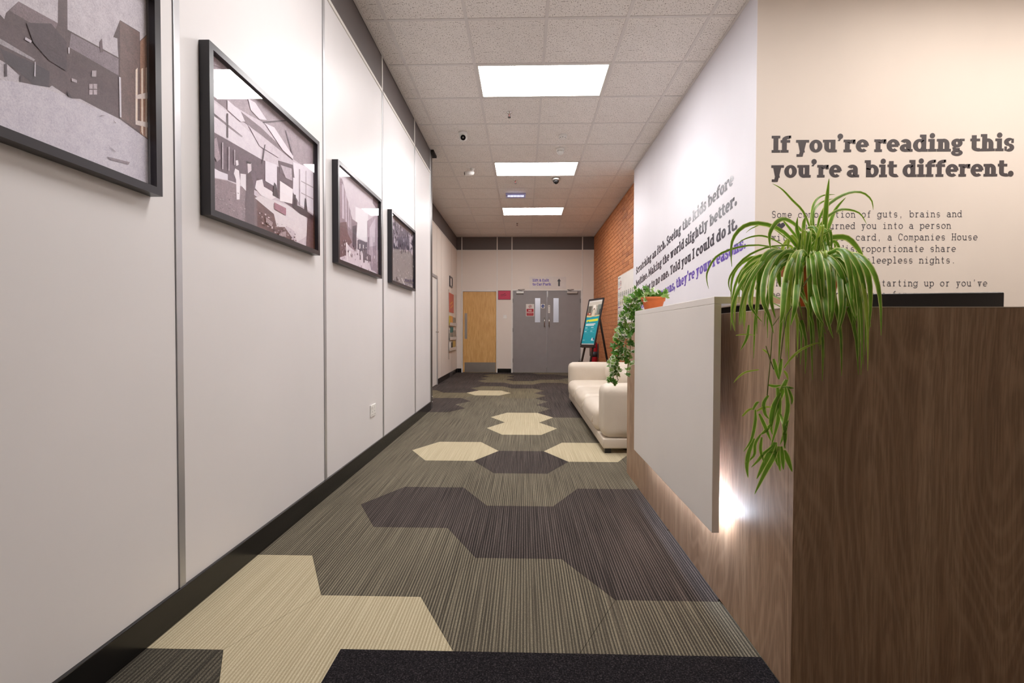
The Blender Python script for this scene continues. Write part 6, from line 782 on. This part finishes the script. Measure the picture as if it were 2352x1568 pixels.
MB().box(.80, .86, 1.72, 2.84, 1.0765, 1.1045).build('counter_batten', 'shadow_gap', t)
MB().box(XW + .026, 2.60, 1.345, 2.25, .715, .74).build('worktop', 'white_lacquer', t, .001); MB().box(XW + .026, 1.45, 2.2505, 3.27, .715, .74).build('worktop', 'white_lacquer', t, .001)
MB().box(2.56, 2.60, 2.15, 2.24, 0, .7148).build('leg', 'alu_dark', t); MB().box(1.40, 1.44, 3.17, 3.26, 0, .7148).build('leg', 'alu_dark', t)
# ---- monitor seen over the desk
t = empty('computer_monitor', (1.655, 2.02, .74), 'black computer monitor seen from behind over the desk edge', 'monitor')
a = math.radians(3.5)
def rot(x, y): dx, dy = x - 1.655, y - 2.0; return (1.655 + dx * math.cos(a) - dy * math.sin(a), 2.0 - dx * math.sin(a) - dy * math.cos(a) * -1)
def rbox(mb, x0, x1, y0, y1, z0, z1, lift=0):
    p = [rot(x, y) for x, y in ((x0, y0), (x1, y0), (x1, y1), (x0, y1))]
    tilt = .0095
    vs = [(q[0], q[1], z0 + (q[0] - 1.655) * tilt) for q in p] + [(q[0], q[1], z1 + (q[0] - 1.655) * tilt) for q in p]
    return mb.idx(vs, [(0, 1, 2, 3), (4, 7, 6, 5), (0, 4, 5, 1), (1, 5, 6, 2), (2, 6, 7, 3), (3, 7, 4, 0)])
rbox(MB(), 1.345, 1.926, 1.985, 2.015, .86, 1.168).build('back_shell', 'plastic_black', t, .006, 3)
rbox(MB(), 1.352, 1.919, 2.015, 2.017, .875, 1.160).build('screen', 'lens_black', t)
MB().box(1.625, 1.685, 1.955, 1.985, .77, 1.0).build('stand_neck', 'plastic_black', t, .004); MB().box(1.53, 1.78, 1.88, 2.08, .7402, .752).build('stand_foot', 'plastic_black', t, .004)
# ---- terracotta pots and plants
def ribbon(mb, pts, w, m_edge=1, m_mid=0, fold=.35, n=14, tipw=.08, basew=.55):
    P = [Vector(p) for p in pts]; Q = []
    k = len(P) - 1
    for i in range(n + 1):
        u = i / n * k; j = min(int(u), k - 1); f = u - j
        p0 = P[max(j - 1, 0)]; p1 = P[j]; p2 = P[j + 1]; p3 = P[min(j + 2, k)]
        Q.append(.5 * ((2 * p1) + (p2 - p0) * f + (2 * p0 - 5 * p1 + 4 * p2 - p3) * f * f + (3 * p1 - p0 - 3 * p2 + p3) * f ** 3))
    vs = []; side0 = None
    for i, q in enumerate(Q):
        d = (Q[min(i + 1, n)] - Q[max(i - 1, 0)]).normalized(); s = i / n
        view = Vector((.5, 1.4, -.1)).normalized(); sd = d.cross(view)
        if sd.length < .15: sd = d.cross(Vector((1, 0, .3)))
        sd.normalize()
        if side0 and sd.dot(side0) < 0: sd = -sd
        side0 = sd; nn = sd.cross(d).normalized()
        ww = w / 2 * (basew + (1 - basew) * min(1, s * 3)) * (max(0, 1 - max(0, (s - .45) / .55) ** 1.6) * (1 - tipw) + tipw)
        for e in (-1, -.7, 0, .7, 1): vs.append(q + sd * ww * e + nn * ww * fold * abs(e))
    fs = [];
    for i in range(n):
        for j in range(4):
            b = i * 5 + j; fs.append(((b, b + 1, b + 6, b + 5), m_edge if j in (0, 3) else m_mid))
    base = len(mb.v); mb.v += [tuple(v) for v in vs]
    for f, m in fs: mb.f.append(tuple(x + base for x in f)); mb.m.append(m); mb.c.append(None); mb.sm.append(True)
    return mb
def leafobj(name, pts, w, parent, mats=('leaf_green', 'leaf_edge'), fold=.35, n=14):
    return ribbon(MB(), pts, w, 1, 0, fold, n).build(name, list(mats), parent, recalc=False)
def flat(pts, base, tip, yoff=.0): return pts
PC = Vector((.882, 1.50, 1.0645))
t = empty('spider_plant', PC, 'large spider plant in a terracotta pot trailing over the desk corner', 'potted plant')
MB().lathe(PC, [(.052, 0), (.062, .060), (.066, .062), (.074, .118), (.080, .119), (.083, .150), (.076, .151), (.070, .120), (.01, .118)], 36).build('pot', 'terracotta', t)
MB().lathe(PC, [(.071, .128), (.04, .136), (.01, .138)], 24).build('soil', 'soil', t)
rng = random.Random(21)
for pts, w in SPIDER: leafobj('leaf', pts, w, t)
def hang(az, reach, rise, drop, w, x=.0, young=False):
    c = PC + Vector((rng.uniform(-.03, .03), rng.uniform(-.03, .03), .135)); d = Vector((math.cos(az), math.sin(az), 0)); o = []
    for i in range(7):
        s = i / 6; h = reach * math.sin(min(1, s * 1.15) * math.pi / 2); zz = rise * math.sin(s * math.pi * .9) * (1 - s * .3) - drop * max(0, s - .25) ** 1.5 / .75 ** 1.5
        p = c + d * h + Vector((0, 0, zz)) + Vector((math.cos(az + 1.57), math.sin(az + 1.57), 0)) * x * s * s
        # keep clear of the desk panels
        if p.z < 1.085 and p.y > 1.30 and p.x > .725 and not (p.y > 1.35 and p.x > .77 and p.z > 1.068): p.y = min(p.y, 1.295) if az < -1.2 or p.x > .76 else p.y; p.x = p.x if p.y <= 1.295 else .722
        o.append(p)
    leafobj('leaf', o, w, t, ('leaf_young', 'leaf_edge') if young else ('leaf_green', 'leaf_edge'))
for q in range(26): hang(math.radians(rng.uniform(-128, -82)), rng.uniform(.19, .24), rng.uniform(.02, .07), rng.uniform(.17, .34), rng.uniform(.013, .019), rng.uniform(-.02, .035), rng.random() < .2)
for q in range(16): hang(math.radians(rng.uniform(-165, -128)), rng.uniform(.19, .25), rng.uniform(.02, .08), rng.uniform(.14, .30), rng.uniform(.012, .018), rng.uniform(-.02, .02), rng.random() < .2)
for q in range(14): hang(math.radians(rng.uniform(-225, -165)), rng.uniform(.14, .22), rng.uniform(.03, .09), rng.uniform(.08, .22), rng.uniform(.009, .014), rng.uniform(-.03, .03), rng.random() < .3)
for q in range(9): hang(math.radians(rng.uniform(-60, 60)), rng.uniform(.05, .09), rng.uniform(.03, .08), rng.uniform(.04, .14), rng.uniform(.010, .014), rng.uniform(-.02, .02), True)
for q in range(18): hang(math.radians(rng.uniform(0, 360)), rng.uniform(.03, .09), rng.uniform(.10, .15), rng.uniform(-.02, .04), rng.uniform(.008, .013), rng.uniform(-.04, .04), rng.random() < .6)
for q in range(14): hang(math.radians(rng.uniform(-180, -20)), rng.uniform(.06, .11), rng.uniform(.02, .06), rng.uniform(.03, .10), rng.uniform(.011, .017), rng.uniform(-.02, .02), rng.random() < .5)
for pts, w in RUNNERS:
    if w == 0:
        pts = [Vector(p) for p in pts]
        if pts[0].z > .98: pts = [PC + Vector((-.03, -.04, .135)), (PC + Vector((-.10, -.17, .10)))] + pts if pts[0].z > .9 else pts
        MB().tube(pts, .0014, 6).build('runner', 'runner_stem', t)
    else:
        leafobj('plantlet_leaf', pts, w * .95, t, ('leaf_young', 'leaf_edge') if w < .009 else ('leaf_green', 'leaf_edge'), n=10)
# ---- ivy
IC = Vector((.742, 2.775, 1.1302))
t = empty('trailing_ivy', IC, 'variegated ivy in a low terracotta pot hanging off the far counter end', 'potted plant')
MB().lathe(IC, [(.046, 0), (.060, .052), (.066, .053), (.069, .075), (.063, .076), (.058, .056), (.01, .052)], 32).build('pot', 'terracotta', t)
MB().lathe(IC, [(.058, .060), (.02, .066), (.005, .067)], 20).build('soil', 'soil', t)
def ivy_mesh(mats, s, seed):
    r_ = random.Random(seed); mb = MB()
    out = [(0, 0), (.28, -.08), (.52, .12), (.34, .34), (.46, .62), (.20, .60), (0, 1.0), (-.20, .60), (-.46, .62), (-.34, .34), (-.52, .12), (-.28, -.08)]
    mb.v += [(0, .35 * s, .03 * s)] + [(x * s * r_.uniform(.9, 1.1), y * s * r_.uniform(.9, 1.1), -.10 * s * abs(x) * 2 - .06 * s * y * y) for x, y in out]
    inn = [(x * .72 * s, (.35 + (y - .35) * .72) * s, -.04 * s) for x, y in out]
    mb.v += inn
    for i in range(12):
        j = (i + 1) % 12; mb.f.append((0, 13 + i, 13 + j)); mb.m.append(0); mb.c.append(None); mb.sm.append(False)
        mb.f.append((13 + i, 1 + i, 1 + j, 13 + j)); mb.m.append(1); mb.c.append(None); mb.sm.append(False)
    o = mb.build('leaf', list(mats), None, recalc=False); me = o.data; bpy.data.objects.remove(o); return me
IV = [ivy_mesh(('ivy_green', 'ivy_light'), .05, 1), ivy_mesh(('ivy_green', 'ivy_green'), .052, 2), ivy_mesh(('ivy_light', 'ivy_cream'), .046, 3), ivy_mesh(('ivy_green', 'ivy_cream'), .042, 4), ivy_mesh(('ivy_light', 'ivy_light'), .044, 5)]
rng = random.Random(5)
VINES = []
top = IC + Vector((0, 0, .07))
def vine(pts, n, jit):
    pts = [Vector(p) for p in pts]; MB().tube(pts, .0022, 5).build('stem', 'runner_stem', t)
    L = len(pts) - 1
    for i in range(n):
        u = (i + rng.random()) / n * L; j = min(int(u), L - 1); p = pts[j].lerp(pts[j + 1], u - j) + Vector((rng.uniform(-jit, jit), rng.uniform(-jit, jit) * 1.0, rng.uniform(-jit, jit)))
        if p.x > .655 and p.y < 2.895: p.y = 2.895 if p.z < 1.14 else p.y
        if p.x > .70 and p.z < 1.10: p.x = .70 - rng.random() * .06
        if p.z < 1.15 and .64 < p.x and p.y < 2.895: p.z = 1.15
        o = bpy.data.objects.new('leaf', IV[rng.choice((0, 1, 1, 2, 3, 4)) if p.z > .9 or rng.random() < .6 else rng.choice((2, 3))]); COL.objects.link(o); o.parent = t
        o.location = p - IC; o.rotation_euler = (rng.uniform(.3, 1.7), rng.uniform(-.6, .6), rng.uniform(-1.3, 1.3)); k = rng.uniform(.65, 1.15); o.scale = (k, k, k)
vine([top, top + Vector((-.05, .05, .05)), (.66, 2.93, 1.20), (.625, 2.98, 1.10), (.63, 3.0, .95)], 34, .030)
vine([top, (.70, 2.88, 1.215), (.640, 2.95, 1.16), (.600, 3.02, 1.04), (.60, 3.04, .90), (.58, 3.04, .80)], 44, .030)
vine([top, (.72, 2.90, 1.19), (.690, 2.95, 1.12), (.665, 2.98, 1.0), (.66, 3.0, .86), (.64, 3.0, .74)], 44, .028)
vine([top, (.70, 2.93, 1.18), (.66, 3.0, 1.05), (.64, 3.03, .92), (.60, 3.06, .82), (.575, 3.06, .76), (.60, 3.05, .70)], 40, .032)
vine([(.62, 3.03, .92), (.57, 3.06, .84), (.555, 3.08, .78), (.60, 3.06, .72)], 18, .028)
vine([(.60, 3.04, .78), (.57, 3.06, .72), (.56, 3.07, .685), (.585, 3.06, .67)], 10, .016)
vine([(.62, 3.03, .86), (.575, 3.06, .82), (.54, 3.08, .80)], 6, .014)
vine([top, top + Vector((.03, -.04, .02)), top + Vector((.06, -.06, .005))], 7, .012)
vine([top, top + Vector((-.04, -.03, .02)), top + Vector((-.06, -.05, -.02))], 7, .010)
vine([top + Vector((-.03, 0, 0)), (.70, 2.80, 1.20), (.66, 2.86, 1.21), (.63, 2.93, 1.19)], 14, .022)
# ---- sofa
t = empty('sofa', (1.1, 5.4, 0), 'long cream leather sofa with low rounded arms against the partition', 'sofa')
SX0, SX1, SY0, SY1 = .655, 1.555, 3.95, 6.95
MB().box(SX0, SX1, SY0, SY1, .042, .125).build('base', 'cream_leather', t, .012, 3)
for k in range(3):
    a = 4.235 + k * .835; puff(.622, 1.30, a, a + .832, .118, .335, .075, (.012, .0, .018)).build('seat_cushion', 'cream_leather', t)
puff(.650, SX1, SY0, 4.215, .122, .565, .07, (.0, .018, .006)).build('armrest', 'cream_leather', t); puff(.636, SX1, 6.745, SY1 + .01, .122, .572, .07, (.0, .018, .006)).build('armrest', 'cream_leather', t)
puff(1.36, SX1, 4.22, 6.74, .125, .60, .07, (.01, 0, 0)).build('backrest', 'cream_leather', t)
for k in range(3):
    a = 4.24 + k * .833; c_ = puff(1.13, 1.40, a, a + .825, .33, .585, .085, (.02, 0, .012)); c_.build('back_cushion', 'cream_leather', t)
for x in (.70, 1.45):
    for y in (4.0, 6.86): MB().box(x - .025, x + .025, y - .025, y + .025, 0, .043).build('leg', 'plastic_black', t)
for y in (4.30, 5.068, 5.903): MB().tube([(.612, y, .20), (.618, y, .245), (.645, y + .004, .29)], .004, 6).build('seam_tuck', 'cream_edge', t)
# ---- easel with poster
t = empty('easel', (1.25, 8.6, 0), 'dark wooden tripod easel standing beside the brick wall', 'easel')
BRp, BLp, TRp, TLp = Vector((1.222, 8.3, .776)), Vector((1.049, 8.8, .766)), Vector((1.376, 8.3, 1.587)), Vector((1.199, 8.8, 1.586))
nrm = (BLp - BRp).cross(TRp - BRp).normalized()
if nrm.x > 0: nrm = -nrm
R_ = (BLp - BRp); U_ = (TRp - BRp)
def on(u, v, o=0): return BLp - R_ * u + (TLp - BLp) * v * (1 - u) + (TRp - BRp) * v * u + nrm * o
upn = U_.normalized()
def down(u, z): p = on(u, 0, -.03); k = (z - p.z) / upn.z; return p + upn * k
f0, f1 = down(.12, .0), down(.88, .0); apx = on(.5, .86, -.035)
MB().bar(f0, on(.30, .9, -.03), .038, .024, nrm).build('front_leg', 'dark_wood_black', t); MB().bar(f1, on(.70, .9, -.03), .038, .024, nrm).build('front_leg', 'dark_wood_black', t)
MB().bar(on(.02, -.035, -.005), on(.98, -.035, -.005), .03, .05, nrm).build('ledge', 'dark_wood_black', t)
MB().bar(down(.06, .46) + nrm * .02, down(.94, .46) + nrm * .02, .02, .04, nrm).build('cross_bar', 'dark_wood_black', t)
MB().bar(apx - nrm * .01, (1.60, 8.72, .0), .036, .024, nrm).build('rear_leg', 'dark_wood_black', t)
t = empty('event_poster', on(.5, 0), 'teal event poster in a thin black frame on the easel', 'poster')
fr = MB()
for a, b in (((0, 0), (1, 0)), ((0, 1), (1, 1)), ((0, 0), (0, 1)), ((1, 0), (1, 1))): fr.bar(on(*a, .004), on(*b, .004), .024, .022, nrm)
fr.build('frame', 'frame_black', t)
def R4(a, b, c, d): return [(a, b), (c, b), (c, d), (a, d)]
TE = (12, 152, 168)
EP = [((232, 230, 226), R4(.02, .01, .98, .99)), ((150, 146, 134), R4(.03, .62, .97, .95)), ((196, 190, 178), R4(.03, .86, .97, .95)), ((96, 90, 80), R4(.06, .70, .28, .86)), ((120, 130, 122), R4(.72, .66, .97, .88)), ((190, 184, 172), R4(.5, .7, .68, .84)), ((160, 74, 52), R4(.04, .66, .32, .71)), ((214, 204, 184), [(.36, .62), (.6, .62), (.56, .78), (.42, .78)]), ((236, 230, 220), R4(.38, .78, .58, .88)), ((120, 90, 70), R4(.44, .77, .52, .81)), ((56, 60, 60), R4(.86, .64, .96, .78)), ((226, 220, 210), R4(.16, .68, .28, .70)),
      ((222, 200, 140), [(.03, .60), (.97, .62), (.97, .66), (.5, .635), (.03, .66)]), (TE, [(.03, .035), (.97, .035), (.97, .635), (.72, .62), (.5, .625), (.3, .61), (.03, .62)]), (TE, R4(.03, .035, .97, .60)),
      ((222, 222, 60), [(.10, .505), (.90, .525), (.90, .575), (.10, .555)]), ((235, 240, 240), R4(.10, .452, .78, .470)), ((235, 240, 240), R4(.10, .425, .70, .443)), ((200, 230, 232), R4(.10, .372, .26, .388)), ((200, 230, 232), R4(.52, .378, .70, .394)), ((200, 230, 232), R4(.10, .292, .24, .308)), ((200, 230, 232), R4(.52, .298, .66, .312)), ((90, 190, 198), R4(.10, .345, .38, .352)), ((90, 190, 198), R4(.52, .35, .84, .357)), ((90, 190, 198), R4(.10, .327, .34, .334)), ((90, 190, 198), R4(.52, .332, .8, .339)), ((90, 190, 198), R4(.10, .268, .4, .275)), ((90, 190, 198), R4(.52, .272, .84, .279)),
      ((236, 240, 240), [(.70, .115), (.82, .115), (.80, .15), (.74, .165)]), ((236, 240, 240), R4(.70, .10, .90, .112)), ((40, 50, 90), R4(.76, .128, .92, .142)), ((180, 225, 228), R4(.07, .105, .24, .114))]
printmesh('print', EP, lambda u, v, o: on(u, v, .004 + o), t, 'poster_print', .0002)
# ---- information poster on the bricks
t = empty('wall_chart', (XB, 8.0, .9), 'white chart of small icons with coloured headings on the brick wall', 'poster')
MB().box(XB - .009, XB - .004, 7.2, 8.70, .90, 2.00).build('sheet', 'print_white', t)
IC_ = []
def ring(cy, cz, r, col):
    for k in range(10):
        a0, a1 = 2 * math.pi * k / 10, 2 * math.pi * (k + 1) / 10
        IC_.append((col, [(cy + r * math.cos(a0), cz + r * math.sin(a0)), (cy + r * math.cos(a1), cz + r * math.sin(a1)), (cy + r * .68 * math.cos(a1), cz + r * .68 * math.sin(a1)), (cy + r * .68 * math.cos(a0), cz + r * .68 * math.sin(a0))]))
rows = [(1.86, 2, (190, 110, 110)), (1.66, 8, (130, 140, 110)), (1.52, 7, (190, 180, 80)), (1.34, 3, (120, 120, 90)), (1.20, 3, (100, 100, 90)), (1.05, 2, (120, 150, 140))]
for z, n, c in rows:
    for k in range(n):
        y = 8.60 - k * .155; ring(y, z, .048, c if (k + int(z * 10)) % 3 else (120, 124, 128)); IC_.append(((110, 112, 116), [(y - .02, z - .018), (y + .02, z - .018), (y + .012, z + .02), (y - .015, z + .015)])); IC_.append(((150, 150, 150), [(y - .045, z - .075), (y + .045, z - .075), (y + .045, z - .066), (y - .045, z - .066)]))
for z, c in ((1.955, (60, 64, 70)), (1.765, (206, 110, 120)), (1.435, (130, 70, 150)), (1.125, (60, 60, 90)), (.97, (60, 70, 60))): IC_.append((c, [(8.66, z), (8.46, z), (8.46, z + .014), (8.66, z + .014)]))
printmesh('print', IC_, lambda u, v, o: (XB - .0095 - o, u, v), t, 'poster_print', .000004)
# ---- fire extinguisher
x, y = 1.598, 10.95
t = empty('fire_extinguisher', (x, y, .30), 'red fire extinguisher hung on the brick wall behind the easel', 'fire extinguisher')
MB().lathe((x, y, .30), [(.07, 0), (.078, .02), (.078, .40), (.07, .45), (.035, .49), (.022, .50), (.022, .52)], 28).build('cylinder', 'red_enamel', t)
MB().lathe((x, y, .44), [(.0788, 0), (.0788, .12)], 28).build('label_band', 'print_dark', t)
MB().box(x - .012, x + .012, y - .03, y + .03, .82, .86).box(x - .01, x + .01, y - .11, y - .01, .86, .872).box(x - .01, x + .01, y - .10, y - .01, .835, .845).build('valve', 'plastic_black', t)
MB().tube([(x - .01, y + .03, .84), (x - .06, y + .05, .80), (x - .088, y + .03, .66), (x - .088, y + .01, .46)], .009, 8).build('hose', 'plastic_black', t)
MB().box(XB - .022, XB - .004, y - .03, y + .03, .42, .74).build('wall_bracket', 'alu_dark', t)
for o in list(bpy.data.objects):
    if o.type == 'EMPTY' and not o.children: bpy.data.objects.remove(o)
